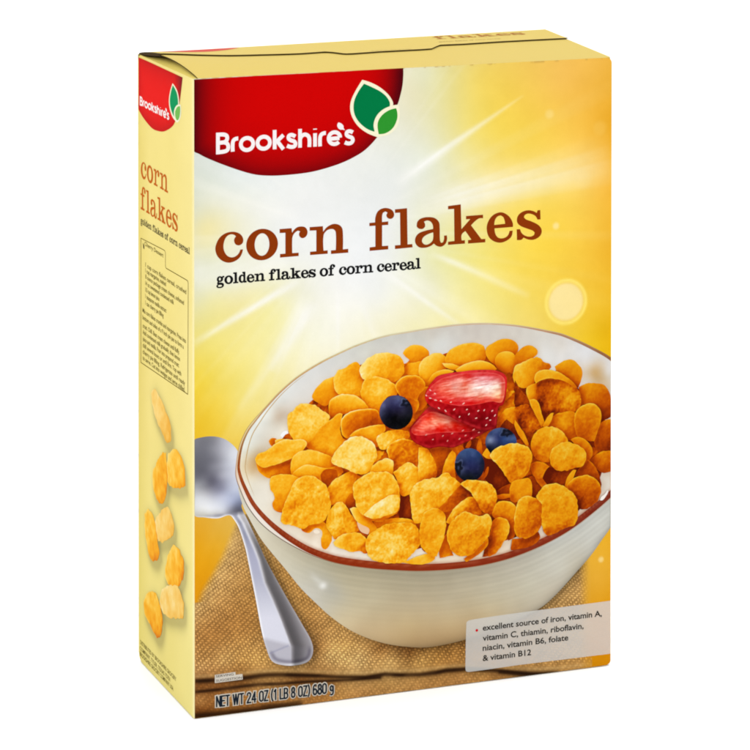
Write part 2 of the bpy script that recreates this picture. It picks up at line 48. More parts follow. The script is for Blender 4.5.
'rays': [((111.13,269.01),(184.91,311.81),3.0,0.5,0.55),((125.27,256.99),(237.23,273.79),6,11,0.48),((58.14,222.39),(-2.91,192.98),2.2,1.6,0.6),((64.77,211.43),(42.71,175.67),5,3.2,0.55),((79.2,215.56),(79.2,183.04),1.2,1.0,0.45),((102.69,224.29),(149.26,191.03),2.0,1.1,0.42),((130.96,231.72),(188.54,203.96),1.6,2.0,0.35),((52.63,232.19),(1.43,225.64),4,6,0.35),((58.15,256.3),(1.48,269.96),5,7,0.25),((91.48,209.36),(101.58,184.86),2,1.5,0.25),((69.2,211.09),(24.12,157.54),2,2,0.18)],
'bokeh': [((209.61,199.21),9.6,11.6,0.62,0.3),((203.68,240.43),0,2.4,0.5,0),((199.78,300.8),0,3.2,0.25,0),((230.52,57.94),0,2.0,0.5,0),((229.49,291.54),0,5,0.1,0),((219.5,264.12),0,6,0.12,0)],
'stack': [('pile',[(34.47,131.64),(40.5,139.4),(52.6,152.37),(58.12,159.72),(66.97,165.21),(75.3,171.83),(87.01,178.18),(105.52,178.73),(115.11,176.87),(121.91,181.59),(130.99,178.72),(142.4,180.95),(160.77,178.37),(174.05,179.94),(182.76,174.4),(197.35,163.5),(212.01,164.95),(217.33,156.4),(226.2,151.84),(236.88,148.2),(236.96,105.87),(229.86,92.46),(215.69,78.72),(206.27,81.85),(194.56,76.04),(177.08,70.87),(157.42,71.32),(145.35,69.92),(131.06,72.5),(115.16,70.99),(98.23,77.01),(79.19,83.22),(68.07,89.63),(51.48,98.14),(44.33,106.18),(39.39,119.7)],(0.42,0,-0.02,0,0,1.3)),('flake',[(115.87,179.27),(117.75,181.59),(121.15,182.86),(124.93,182.54),(128.34,180.71),(130.24,178.07),(129.1,175.69),(125.69,174.21),(122.66,174.26),(118.89,176.2)],(0.54,0,-0.08,0,0.04,0.4)),('flake',[(116.25,170.43),(118.89,173.38),(123.42,173.7),(130.24,175.24),(132.52,169.04),(130.25,162.16),(126.46,161.08),(119.65,166.96)],(0.66,0,-0.03,0,0.04,0.5)),('flake',[(131.38,176.92),(136.69,177.18),(140.5,173.32),(138.22,166.43),(132.9,161.93),(126.83,163.87),(125.31,172.48)],(0.67,0,-0.05,0,0.04,0.5)),('flake',[(140.5,176.15),(142.78,178.8),(148.13,180.84),(154.25,181.4),(158.85,180.66),(161.54,178.66),(162.69,173.58),(160.39,170.22),(154.26,169.31),(148.14,168.42),(142.03,170.35),(139.74,173.38)],(0.6,-0.05,-0.04,0,0.05,0.5)),('flake',[(163.46,177.79),(168.07,180.61),(172.7,182.01),(178.11,180.85),(180.82,178.49),(181.21,175.6),(178.89,172.22),(174.26,169.04),(170.4,168.66),(165.0,171.96)],(0.57,-0.04,-0.05,0,0.04,0.4)),('flake',[(168.85,172.35),(171.16,174.65),(175.8,174.98),(178.89,173.29),(179.67,169.3),(176.58,164.56),(171.95,165.67),(168.86,168.79)],(0.6,0,-0.06,0,0.03,0.3)),('flake',[(138.22,172.09),(142.79,171.35),(148.13,169.48),(147.37,167.77),(140.5,169.77)],(0.78,0,0,0,0,0.2)),('flake',[(145.84,167.9),(149.66,170.06),(155.79,171.32),(161.16,171.22),(165.78,169.4),(168.86,166.65),(165.01,164.84),(155.79,165.63),(148.14,165.93)],(0.72,0,-0.12,0,0.1,0.3)),('flake',[(130.62,164.25),(133.66,167.17),(138.98,168.49),(144.32,167.32),(140.51,165.17),(135.94,163.79),(132.14,161.29),(128.35,158.79),(125.32,159.76)],(0.64,0,-0.08,0,0.08,0.4)),('flake',[(179.86,172.14),(182.95,175.45),(186.83,177.28),(190.72,176.24),(192.67,173.21),(190.72,171.23),(184.51,168.89),(179.87,167.14)],(0.55,0,-0.06,0,0.04,0.4)),('flake',[(179.87,166.42),(184.51,168.53),(189.95,170.22),(193.84,170.25),(196.18,167.9),(199.69,166.53),(200.47,164.67),(198.52,163.4),(193.07,163.15),(191.52,158.27),(186.08,155.16),(179.88,158.56)],(0.61,-0.05,-0.05,0,0.08,0.7)),('flake',[(203.21,164.8),(208.68,167.21),(212.6,167.59),(216.53,164.74),(218.89,160.94),(218.12,155.97),(216.55,152.5),(211.05,155.14),(205.56,160.65)],(0.57,-0.05,-0.03,0,0.05,0.4)),('flake',[(217.34,152.43),(222.06,153.82),(227.58,153.34),(232.32,151.85),(234.7,148.03),(235.9,144.31),(236.15,135.61),(230.77,133.93),(229.18,139.85),(223.65,142.87),(218.93,142.93)],(0.45,-0.06,-0.09,0,0.05,0.5)),('flake',[(186.86,154.38),(192.3,156.77),(193.09,148.1),(195.44,139.29),(196.61,135.6),(191.54,142.51),(187.64,149.3)],(0.57,-0.08,-0.1,0,0.05,0.5)),('flake',[(192.69,155.3),(194.63,158.0),(200.09,158.96),(206.35,158.06),(212.62,155.0),(216.55,151.06),(218.13,145.88),(217.35,141.63),(213.43,139.1),(207.94,138.88),(200.9,140.23),(197.0,136.28),(194.66,142.23),(193.09,148.1)],(0.47,0.1,-0.05,0,0.05,1.6)),('flake',[(191.52,159.7),(192.68,162.47),(196.96,163.54),(203.21,162.28),(208.69,159.3),(213.4,155.66),(215.76,152.57),(214.19,152.71),(210.27,155.57),(205.56,157.77),(200.09,158.82),(195.02,158.11),(192.3,156.77)],(0.63,0,-0.08,0,0.08,0.5)),('flake',[(179.88,159.28),(182.98,154.0),(187.65,147.87),(189.6,143.4),(184.55,143.14),(179.9,140.69)],(0.26,0.05,0.02,0,0.02,1)),('flake',[(226.84,124.54),(229.99,131.47),(233.94,133.28),(236.16,133.08),(236.19,116.44),(231.6,115.43),(227.64,118.69)],(0.42,-0.05,-0.06,0,0.05,0.6)),('flake',[(198.57,133.62),(202.47,138.29),(209.51,139.46),(215.0,138.6),(216.58,132.7),(215.02,125.64),(209.53,125.07),(204.82,129.46)],(0.56,-0.03,-0.06,0,0.06,0.8)),('flake',[(215.39,138.57),(218.14,141.56),(222.86,142.94),(227.2,141.69),(229.58,138.37),(229.75,133.66),(227.62,127.36),(226.05,122.81),(221.32,123.97),(216.59,126.21),(215.01,132.84)],(0.51,0.05,-0.03,0.07,0.12,0.7)),('flake',[(225.28,112.41),(229.23,115.65),(233.97,116.29),(236.19,116.08),(236.21,105.58),(231.62,105.3),(226.87,108.65)],(0.47,-0.04,-0.08,0,0.06,0.6)),('flake',[(212.67,124.41),(216.6,125.49),(220.53,123.68),(223.69,120.5),(224.88,116.06),(222.92,112.64),(220.56,110.7),(218.97,116.62)],(0.6,0.04,-0.03,0,0.08,0.5)),('flake',[(215.06,104.74),(217.41,108.12),(222.52,112.68),(225.29,110.25),(228.46,104.89),(230.2,99.66),(230.05,96.78),(226.88,101.43),(222.14,103.69)],(0.38,0.06,-0.08,0,0.08,0.6)),('flake',[(195.48,109.51),(203.29,110.2),(213.48,108.5),(211.14,102.96),(208.79,99.59),(198.62,100.59),(195.49,105.2)],(0.24,0.02,-0.02,0,0.02,0.8)),('flake',[(65.12,160.49),(66.97,164.52),(71.41,168.32),(76.6,169.97),(80.31,170.35),(83.29,165.89),(81.06,159.78),(75.86,158.14),(72.15,155.68),(68.45,157.75)],(0.55,-0.05,-0.07,0,0.06,0.5)),('flake',[(76.97,168.19),(79.2,172.89),(82.91,173.98),(85.89,175.82),(89.62,176.56),(91.48,173.95),(91.86,169.0),(93.35,163.96),(91.49,158.16),(85.15,160.12),(79.2,161.7)],(0.6,0.0,-0.07,0,0.06,0.7)),('flake',[(91.48,173.25),(94.1,176.53),(97.84,179.03),(103.08,180.34),(109.84,179.43),(114.36,176.93),(115.87,172.58),(115.49,168.38),(110.6,164.92),(104.59,165.8),(99.34,167.31),(94.1,167.76),(91.86,170.41)],(0.66,-0.05,-0.02,0,0.04,0.9)),('flake',[(119.65,153.2),(123.43,157.81),(126.46,159.66),(130.25,160.04),(129.87,155.12),(127.98,150.34),(124.19,148.56)],(0.55,0,-0.05,0.05,0.12,0.6)),('flake',[(116.63,155.58),(121.16,155.54),(124.19,152.8),(123.81,149.3),(121.54,146.67),(118.9,151.15)],(0.58,0,-0.05,0,0.08,0.6)),('flake',[(92.61,163.32),(94.1,166.7),(99.34,168.01),(103.84,167.27),(108.34,164.77),(112.11,161.62),(111.73,157.43),(106.84,157.15),(103.46,153.23),(102.34,148.41),(97.09,151.34),(93.35,156.24),(92.23,159.85)],(0.63,0.08,-0.02,0.02,0.1,0.9)),('flake',[(111.88,163.4),(115.12,166.3),(119.65,166.96),(124.18,166.22),(127.36,163.12),(127.52,159.57),(124.57,157.0),(123.43,153.57),(118.9,156.09),(114.75,156.81),(112.11,160.21)],(0.42,0.06,-0.0,0.12,0.2,0.7)),('flake',[(74.74,157.19),(78.45,159.66),(82.91,160.32),(88.13,159.16),(92.61,156.31),(95.97,151.79),(94.85,150.14),(85.89,150.94),(79.2,149.79),(74.74,148.8)],(0.56,0.02,-0.16,0.02,0.12,0.6)),('flake',[(41.23,139.68),(42.7,140.93),(45.04,140.02),(44.74,137.96),(43.06,137.28)],(0.36,0,0,0,0.1,0.3)),('flake',[(44.75,139.91),(49.29,139.97),(51.13,138.62),(44.89,136.56)],(0.62,0,-0.05,0,0.05,0.4)),('flake',[(51.64,152.63),(54.44,154.47),(57.38,156.99),(61.8,157.3),(66.23,155.85),(69.93,153.08),(73.93,149.92),(72.89,145.82),(68.82,143.05),(66.23,139.09),(61.8,136.37),(58.11,136.01),(54.43,139.84),(52.23,144.23),(51.35,148.48)],(0.73,0.09,0.0,-0.03,0.06,1.1)),('flake',[(60.32,136.5),(64.75,138.88),(69.19,144.06),(75.11,147.72),(79.42,150.48),(81.43,149.94),(80.68,145.81),(79.94,141.67),(81.06,138.07),(84.03,136.39),(78.83,132.67),(75.48,128.79),(70.67,130.29),(64.75,132.95)],(0.55,-0.05,0.04,0,0.14,0.7)),('flake',[(81.06,144.37),(81.8,147.81),(84.4,150.03),(89.62,151.31),(95.6,151.47),(100.09,150.72),(101.89,148.1),(101.44,143.92),(98.59,141.71),(94.1,141.42),(88.88,140.15),(85.89,137.97),(83.29,138.0),(81.43,140.84)],(0.36,-0.1,0.04,0.1,0.26,0.6)),('flake',[(33.78,130.66),(36.11,129.05),(39.76,127.66),(47.09,128.7),(53.33,129.49),(53.54,122.5),(49.28,121.38),(41.95,120.84),(38.3,122.24),(35.38,125.3)],(0.46,-0.16,-0.02,0,0.12,0.6)),('flake',[(33.78,131.35),(35.38,133.63),(39.77,134.95),(44.89,137.95),(49.29,139.62),(54.43,139.15),(59.59,138.67),(61.43,136.4),(59.22,133.47),(54.43,130.43),(49.29,128.83),(43.42,127.31),(38.3,126.62),(35.75,127.83)],(0.66,0.04,-0.02,0.04,0.1,0.8)),('flake',[(53.33,126.71),(54.43,130.09),(58.11,132.53),(64.01,132.67),(69.93,130.71),(75.48,128.09),(76.97,123.74),(72.15,122.11),(66.23,123.38),(61.79,124.5),(56.63,122.9),(53.54,121.11)],(0.62,-0.05,-0.07,0,0.06,0.6)),('flake',[(53.54,120.76),(56.64,123.6),(61.79,125.34),(66.23,124.21),(72.15,122.46),(79.57,122.93),(81.8,119.78),(76.6,116.08),(72.52,112.97),(69.18,116.1),(64.75,118.63),(59.58,118.78),(55.9,117.4)],(0.56,-0.03,-0.06,0,0.08,0.7)),('flake',[(69.92,119.52),(72.89,121.9),(78.23,120.82),(78.23,116.62),(74.37,113.14),(71.26,114.85)],(0.26,0,0.0,0,0,0.5)),('flake',[(42.17,120.47),(47.08,121.53),(51.49,121.1),(57.37,119.0),(55.16,115.73),(52.95,110.37),(49.64,105.82),(47.95,102.36),(44.14,104.14),(42.9,107.19),(44.51,110.51),(42.17,114.91)],(0.53,-0.02,-0.05,0,0.05,0.7)),('flake',[(85.89,138.32),(89.62,140.78),(95.6,141.99),(100.84,142.56),(104.74,142.49),(105.19,139.35),(102.19,136.81),(101.44,131.6),(98.6,131.87),(94.85,135.73),(89.62,137.27)],(0.54,0.0,-0.1,0,0.14,0.6)),('flake',[(101.22,134.79),(102.34,137.15),(106.85,138.49),(112.11,139.06),(119.28,137.35),(119.06,135.25),(115.89,132.58),(111.36,132.29),(107.6,131.24),(106.1,129.62),(103.09,130.53)],(0.7,0.0,-0.03,0,0.06,1.8)),('flake',[(75.85,114.4),(79.2,116.87),(84.4,119.17),(88.88,119.79),(89.25,115.9),(87.98,111.81),(89.03,107.49),(89.25,102.2),(85.15,103.66),(82.92,101.78),(78.45,102.93),(73.26,103.45),(73.63,111.12)],(0.6,0.03,0.02,0,0.06,1.0)),('flake',[(83.66,103.11),(85.9,107.8),(88.88,106.8),(90.0,100.72),(88.88,99.08),(85.9,99.38)],(0.28,0,0,0,0,0.5)),('flake',[(76.23,128.02),(79.2,131.94),(83.66,135.72),(87.38,137.48),(92.61,137.0),(97.1,134.47),(99.72,130.71),(100.62,126.4),(98.0,121.73),(95.0,118.15),(89.62,118.67),(84.4,121.28),(79.2,123.53),(76.23,125.22)],(0.75,-0.02,-0.03,-0.04,0.06,1.5)),('flake',[(106.85,129.33),(109.11,132.29),(113.62,133.64),(118.91,133.14),(123.44,131.31),(127.23,128.12),(130.88,124.24),(131.41,117.11),(126.48,116.87),(122.69,118.65),(118.91,120.43),(114.38,119.1),(110.62,116.29),(109.26,122.06),(107.6,125.74)],(0.45,0.05,-0.05,0.06,0.2,1.5)),('flake',[(97.1,118.65),(99.35,121.6),(103.1,123.7),(106.85,124.4),(109.71,122.01),(109.41,116.05),(106.1,116.02),(102.35,116.38),(99.35,116.67)],(0.64,0.0,-0.05,-0.05,0.05,0.9)),('flake',[(113.64,104.35),(118.92,104.18),(121.95,97.16),(120.82,90.2),(115.15,90.78),(113.26,95.91)],(0.17,0,0,0,0,0.4)),('flake',[(99.35,91.68),(106.11,92.26),(113.64,91.99),(119.68,90.88),(123.09,87.49),(116.66,88.15),(108.37,87.59),(102.36,86.8)],(0.66,0,-0.04,0,0.06,0.7)),('flake',[(110.62,116.64),(114.38,119.1),(117.4,120.93),(120.42,120.64),(123.45,117.87),(127.24,116.8),(131.79,114.95),(131.8,108.92),(126.49,108.03),(121.94,107.77),(118.92,104.53),(114.39,104.98),(112.88,111.13)],(0.69,-0.02,-0.06,0,0.06,1.3)),('flake',[(124.58,128.37),(129.13,127.24),(132.17,122.7),(134.98,117.47),(133.85,111.91),(129.9,110.88),(124.59,111.4)],(0.6,-0.02,-0.06,0,0.05,1.1)),('flake',[(130.65,126.74),(136.73,127.94),(143.21,125.2),(141.68,120.38),(140.16,115.56),(134.46,111.14),(134.76,118.2)],(0.24,0.03,-0.08,0,0.04,0.6)),('flake',[(140.54,120.84),(143.59,125.17),(145.5,122.15),(144.74,116.54),(145.89,110.03),(137.5,110.85)],(0.6,0.0,-0.06,0,0.05,0.8)),('flake',[(150.46,128.07),(153.53,130.63),(158.9,129.42),(160.44,123.58),(155.83,124.01),(151.23,125.16)],(0.26,0,0,0,0.0,0.6)),('flake',[(151.61,126.54),(153.91,129.88),(154.29,128.43),(153.15,126.04)],(0.55,0,0,0,0,0.4)),('flake',[(158.9,129.42),(159.82,130.05),(160.43,127.14),(160.44,120.73),(158.14,122.37)],(0.55,0,0,0,0,0.4)),('flake',[(161.98,122.72),(165.83,119.5),(171.23,112.56),(177.43,104.46),(178.21,99.02),(171.25,100.42),(166.62,103.73),(162.76,109.1),(161.98,114.88)],(0.12,0.03,0.05,0,0.0,0.4)),('flake',[(160.07,108.3),(161.99,110.6),(163.52,114.02),(164.45,114.29),(163.91,111.49),(161.61,108.15)],(0.5,0,0,0,0,0.3)),('flake',[(169.28,135.23),(171.2,140.41),(174.29,144.41),(178.93,144.71),(183.57,145.37),(183.98,134.24),(182.43,131.16),(178.94,135.42),(175.07,138.63),(171.6,133.95)],(0.6,-0.03,-0.05,0,0.06,1.0)),('flake',[(171.21,133.98),(175.07,138.63),(178.94,135.42),(182.66,131.14),(182.05,127.98),(172.76,128.84)],(0.22,0.05,-0.02,0,0,0.6)),('flake',[(179.89,144.63),(187.65,145.36),(193.1,141.29),(195.83,135.67),(190.78,131.83),(187.68,126.03),(184.56,130.97),(181.45,138.05)],(0.34,0.04,-0.05,0,0.03,1.6)),('flake',[(179.9,138.19),(183.79,132.11),(187.44,125.33),(186.9,123.23),(183.01,128.96),(179.91,134.62)],(0.63,0,-0.02,0,0.04,0.5)),('flake',[(188.27,148.17),(192.31,147.45),(195.05,140.4),(196.61,135.6),(195.06,133.23),(191.54,141.07),(189.2,144.87)],(0.6,0,-0.04,0,0.05,0.6)),('flake',[(196.23,133.84),(200.12,139.22),(202.07,139.77),(199.35,133.91),(197.4,132.65)],(0.64,0,0,0,0.05,0.4)),('flake',[(179.17,105.0),(184.6,105.76),(188.48,103.52),(190.2,99.62),(188.65,95.83),(183.06,95.67),(180.73,91.61),(179.19,89.98)],(0.62,0.0,-0.03,0,0.07,0.7)),('flake',[(185.76,104.0),(190.81,107.09),(195.1,103.45),(195.89,100.14),(192.39,94.74),(189.66,96.81),(188.64,101.93)],(0.34,0,-0.05,0,0.06,0.6)),('flake',[(189.88,109.12),(192.37,108.16),(198.22,102.06),(195.89,100.14),(192.37,105.15)],(0.65,0,-0.02,0,0.04,0.4)),('flake',[(189.62,122.98),(190.78,128.6),(193.89,131.54),(198.57,132.55),(204.04,131.33),(208.74,127.3),(210.71,122.08),(206.41,119.96),(200.93,119.04),(200.0,114.46),(195.47,114.54),(191.58,117.42)],(0.64,0.0,-0.1,-0.02,0.05,1.0)),('flake',[(200.54,116.21),(201.71,120.05),(206.4,122.84),(211.1,123.12),(216.6,120.81),(220.7,117.18),(221.1,113.53),(218.98,110.13),(214.27,109.5),(209.56,108.73),(204.07,109.62),(201.33,112.4)],(0.67,-0.02,-0.02,-0.02,0.06,1.0)),('flake',[(189.25,113.7),(193.14,114.4),(197.04,112.95),(199.38,111.29),(196.65,108.68),(195.49,104.49),(192.76,106.19),(190.03,108.96)],(0.46,0,-0.06,0,0.08,0.6)),('flake',[(208.79,98.87),(210.35,103.4),(213.48,107.77),(215.45,107.59),(213.1,103.13),(210.2,98.37)],(0.66,0,-0.03,0,0.04,0.4)),('flake',[(210.36,99.8),(213.49,102.73),(218.21,104.07),(222.93,103.98),(226.88,101.79),(229.81,97.16),(229.11,92.17),(226.27,88.84),(222.17,86.94),(216.66,88.0),(215.08,92.49),(211.14,97.92)],(0.4,-0.04,-0.07,0.07,0.16,0.8)),('flake',[(58.84,92.33),(61.79,94.82),(66.22,95.77),(70.66,94.26),(74.0,91.47),(75.63,87.1),(74.14,82.35),(72.14,80.6),(70.07,81.94),(69.55,85.63),(69.92,89.65),(67.11,91.48),(65.11,90.29),(63.26,89.64),(60.31,90.64)],(0.55,0.02,-0.06,0,0.1,0.7)),('flake',[(47.95,97.28),(48.54,102.44),(50.38,107.14),(52.95,112.46),(54.42,115.8),(57.37,118.65),(63.27,119.47),(67.7,117.29),(72.15,113.36),(73.78,108.3),(74.52,103.32),(73.03,97.87),(69.18,94.62),(63.26,94.32),(59.57,92.6),(54.42,94.74)],(0.61,-0.03,-0.04,-0.03,0.06,1.5)),('flake',[(73.11,92.26),(74.0,98.48),(76.97,102.73),(80.68,103.76),(83.66,101.01),(85.9,97.27),(88.88,93.1),(90.52,88.37),(85.9,86.88),(81.43,86.64),(77.71,85.34),(75.48,88.52)],(0.58,-0.02,-0.04,-0.03,0.06,1.7)),('flake',[(85.9,99.94),(89.63,100.05),(92.61,96.94),(97.11,92.97),(101.0,87.99),(99.35,86.05),(96.36,84.6),(95.61,87.84),(93.36,90.19),(89.63,93.38)],(0.66,0,-0.04,0,0.06,0.5)),('glint',[(89.63,92.82),(92.62,90.83),(96.51,88.32),(95.76,85.58),(92.02,87.37),(90.52,89.63)],(236,192,150)),('flake',[(87.76,109.72),(88.51,113.16),(91.86,115.64),(96.35,117.67),(100.85,117.72),(106.85,117.0),(109.86,114.6),(112.13,110.85),(113.33,105.08),(113.34,99.29),(112.13,95.89),(107.61,93.52),(103.11,92.01),(98.6,92.68),(94.11,95.74),(90.37,99.63),(88.88,104.7)],(0.65,0.0,-0.01,-0.02,0.07,1.4)),('flake',[(97.1,98.81),(103.1,102.43),(108.36,104.73),(113.03,104.55),(113.19,99.45),(111.53,96.09),(106.11,94.87),(99.35,93.66),(93.96,96.31)],(0.78,0.0,-0.05,0,0.05,1.2)),('flake',[(76.59,83.14),(79.94,85.95),(84.41,87.03),(89.63,86.7),(93.36,84.56),(95.98,81.12),(96.51,77.19),(94.11,75.69),(91.12,77.62),(87.39,77.31),(82.92,79.19),(78.45,81.06)],(0.57,0.0,-0.03,0,0.07,1.0)),('flake',[(123.47,88.87),(127.25,89.9),(131.81,86.24),(132.2,73.44),(127.64,73.57),(125.74,78.37)],(0.5,0.0,-0.05,0,0.06,1.0)),('flake',[(119.9,104.79),(122.32,108.44),(125.35,110.4),(130.66,111.3),(135.22,111.57),(139.78,113.68),(143.22,111.0),(146.05,108.95),(147.73,106.65),(146.05,103.12),(141.47,99.31),(136.14,96.09),(133.86,94.19),(128.54,92.6),(126.12,89.31),(122.18,89.35),(120.66,95.87)],(0.7,-0.01,-0.03,-0.02,0.05,1.6)),('flake',[(94.71,80.2),(96.36,84.95),(100.85,87.3),(106.86,89.51),(113.64,89.52),(119.68,88.9),(123.47,85.68),(125.14,79.85),(124.38,76.25),(119.84,72.48),(116.67,69.28),(110.63,69.07),(102.36,70.66),(97.11,73.33),(95.61,76.44)],(0.65,-0.01,0.02,-0.03,0.07,1.9)),('flake',[(116.29,68.61),(122.72,70.54),(128.78,71.53),(132.96,70.52),(133.5,68.69),(130.3,67.12),(123.48,67.07)],(0.68,0,-0.05,0,0.06,0.5)),('flake',[(133.71,94.56),(139.8,93.94),(143.99,94.59),(141.71,86.65),(139.81,80.45),(138.67,75.6),(138.28,85.58),(136.75,92.83)],(0.38,0,-0.02,0,0.02,0.7)),('flake',[(136.76,75.09),(140.95,81.76),(141.95,75.26),(144.01,69.71),(136.77,69.06)],(0.5,0,-0.05,0,0.04,0.6)),('flake',[(125.97,87.9),(127.63,92.9),(131.43,95.14),(135.99,94.33),(139.19,91.02),(139.58,85.45),(137.68,77.12),(134.64,70.2),(129.92,71.91),(126.12,76.77),(125.36,82.66)],(0.6,0.03,-0.03,0.0,0.08,1.0)),('strawberry',[(119.26,138.78),(119.94,134.37),(121.93,131.8),(125.34,129.73),(130.63,127.8),(136.73,127.92),(144.33,126.89),(150.46,128.77),(155.81,130.4),(161.22,132.78),(167.33,135.75),(169.18,141.84),(159.65,144.3),(145.29,147.73),(136.71,150.62),(131.01,150.07),(125.73,145.93),(121.19,141.41)],'sb'),('strawberry',[(128.05,156.43),(129.87,160.25),(132.14,162.97),(135.16,165.63),(142.01,166.69),(148.14,166.85),(155.77,167.05),(163.49,166.61),(169.61,165.44),(174.25,162.64),(175.06,158.29),(174.26,151.18),(172.76,147.03),(170.44,146.17),(169.64,140.89),(168.89,134.91),(161.96,134.48),(153.9,137.35),(145.87,141.28),(140.43,144.7),(134.43,148.17),(130.16,150.94),(128.45,153.48)],'sa'),('blueberry',[(121.13,147.61),(120.92,145.75),(120.32,144.0),(119.33,142.45),(118.02,141.16),(116.43,140.2),(114.64,139.59),(112.72,139.38),(110.76,139.56),(108.84,140.12),(107.05,141.06),(105.47,142.31),(104.16,143.83),(103.19,145.56),(102.58,147.41),(102.38,149.3),(102.58,151.16),(103.18,152.9),(104.16,154.44),(105.47,155.73),(107.05,156.7),(108.84,157.31),(110.75,157.53),(112.71,157.36),(114.63,156.8),(116.42,155.87),(118.01,154.62),(119.33,153.1),(120.31,151.37),(120.92,149.51)],'b1'),('blueberry',[(180.73,126.32),(180.53,124.73),(179.95,123.25),(179.0,121.94),(177.74,120.86),(176.21,120.05),(174.48,119.56),(172.63,119.4),(170.74,119.58),(168.9,120.09),(167.17,120.91),(165.65,122.0),(164.39,123.31),(163.44,124.8),(162.86,126.38),(162.66,128.0),(162.86,129.58),(163.44,131.06),(164.38,132.37),(165.64,133.45),(167.16,134.25),(168.88,134.75),(170.73,134.91),(172.62,134.74),(174.46,134.24),(176.19,133.42),(177.73,132.33),(178.99,131.02),(179.94,129.53),(180.53,127.94)],'b3'),('blueberry',[(162.16,115.86),(161.97,114.02),(161.42,112.3),(160.52,110.77),(159.32,109.5),(157.87,108.55),(156.23,107.95),(154.48,107.73),(152.69,107.91),(150.94,108.46),(149.3,109.38),(147.86,110.62),(146.66,112.12),(145.77,113.81),(145.21,115.64),(145.03,117.5),(145.21,119.33),(145.76,121.05),(146.65,122.58),(147.85,123.85),(149.29,124.8),(150.92,125.41),(152.67,125.63),(154.46,125.46),(156.22,124.91),(157.86,124.0),(159.31,122.76),(160.51,121.26),(161.41,119.56),(161.97,117.74)],'b2'),('flake',[(161.21,121.37),(163.51,124.36),(165.06,121.72),(166.98,118.68),(163.52,119.72)],(0.62,0,0,0,0.04,0.5)),('flake',[(165.83,120.57),(168.14,123.21),(172.76,124.92),(178.18,125.48),(182.83,124.69),(186.71,122.89),(189.43,118.7),(189.05,115.15),(186.73,109.64),(182.85,106.29),(178.2,104.96),(175.88,106.97),(171.23,113.99),(167.37,117.93)],(0.6,0.03,-0.03,0.05,0.1,1.2)),('flake',[(168.93,100.65),(178.36,104.37),(182.08,104.72),(182.09,94.7),(168.94,96.36)],(0.34,0.1,-0.03,0,0.02,0.6)),('flake',[(178.2,104.38),(183.63,106.0),(188.29,105.19),(189.08,96.15),(180.54,94.49),(177.44,96.23)],(0.62,0.0,-0.03,0,0.05,0.6)),('flake',[(168.16,98.94),(176.81,98.94),(176.82,97.22),(168.94,97.29)],(0.52,0,0,0,0,0.3)),('flake',[(135.99,95.39),(140.56,98.84),(145.9,103.99),(148.95,106.53),(151.63,105.2),(155.09,100.59),(153.94,99.28),(148.2,96.3),(143.61,93.92),(139.8,93.09)],(0.3,-0.04,0.0,0,0.04,0.8)),('flake',[(140.57,87.83),(143.61,92.85),(147.43,96.02),(154.32,99.39),(158.31,95.64),(159.86,91.07),(159.32,88.41),(152.8,90.5),(147.44,89.62),(142.86,86.53)],(0.57,-0.02,-0.04,0,0.06,1.4)),('flake',[(148.19,106.96),(151.25,108.3),(157.38,108.06),(163.53,106.03),(167.39,102.94),(168.86,98.16),(167.86,92.4),(165.09,89.47),(160.62,91.85),(157.78,97.48),(154.32,102.09),(150.87,104.92)],(0.55,-0.03,-0.07,-0.02,0.08,1.8)),('flake',[(167.02,88.7),(169.71,94.5),(174.34,95.11),(178.21,93.65),(180.7,89.82),(181.1,82.62),(179.17,76.38),(175.92,74.57),(174.36,81.88),(173.58,85.68),(169.72,86.07)],(0.48,0.14,-0.03,0.03,0.1,0.8)),('flake',[(166.64,84.67),(170.49,86.56),(174.36,85.1),(176.06,81.71),(175.29,76.78),(172.21,72.81),(168.35,68.21),(161.26,67.17),(163.57,74.42),(165.87,79.9)],(0.46,0.16,-0.05,0.0,0.12,1.0)),('flake',[(150.52,67.1),(155.88,70.24),(160.49,73.32),(163.72,76.69),(163.72,72.84),(158.96,69.06),(152.05,65.51)],(0.63,0,-0.04,0,0.05,0.5)),('flake',[(140.95,81.76),(142.47,85.86),(146.67,89.7),(151.26,91.72),(155.86,89.83),(159.7,88.37),(163.55,89.41),(165.63,86.34),(165.25,81.39),(163.72,77.26),(158.95,72.62),(155.11,69.46),(149.75,68.61),(145.16,70.51),(142.1,75.1)],(0.58,-0.01,-0.02,0.07,0.08,1.2)),('flake',[(178.43,74.66),(184.64,74.38),(189.3,75.33),(192.41,77.16),(193.82,73.42),(190.08,70.22),(184.64,69.36),(177.66,68.66)],(0.42,0.08,-0.04,0,0.08,0.7)),('flake',[(180.58,89.83),(181.89,94.71),(186.16,96.44),(190.05,95.69),(193.95,92.79),(196.06,87.56),(195.68,81.85),(192.57,77.14),(187.74,74.63),(183.86,75.03),(180.75,76.79),(179.82,82.75)],(0.52,0.04,-0.02,0.08,0.13,1.1)),('flake',[(192.62,95.44),(194.72,99.18),(197.83,101.38),(202.52,101.72),(207.22,100.1),(211.14,97.56),(214.84,93.59),(216.03,88.43),(215.65,81.25),(213.53,78.44),(208.04,77.56),(202.56,75.25),(198.65,74.93),(196.31,78.05),(195.52,84.74),(195.66,91.19)],(0.61,0.0,-0.07,-0.02,0.07,1.1)),('glint',[(229.67,90.31),(230.46,92.04),(232.43,93.29),(234.01,95.3),(234.57,94.38),(233.23,92.13),(231.25,90.15)],(246,240,232)),('glint',[(65.48,90.6),(67.11,91.06),(68.59,90.28),(69.03,89.18),(67.33,88.8),(65.85,89.51)],(246,232,212)),('glint',[(47.09,142.26),(48.93,144.18),(51.13,144.19),(51.64,142.89),(49.66,142.23),(48.56,140.74)],(246,246,246))],
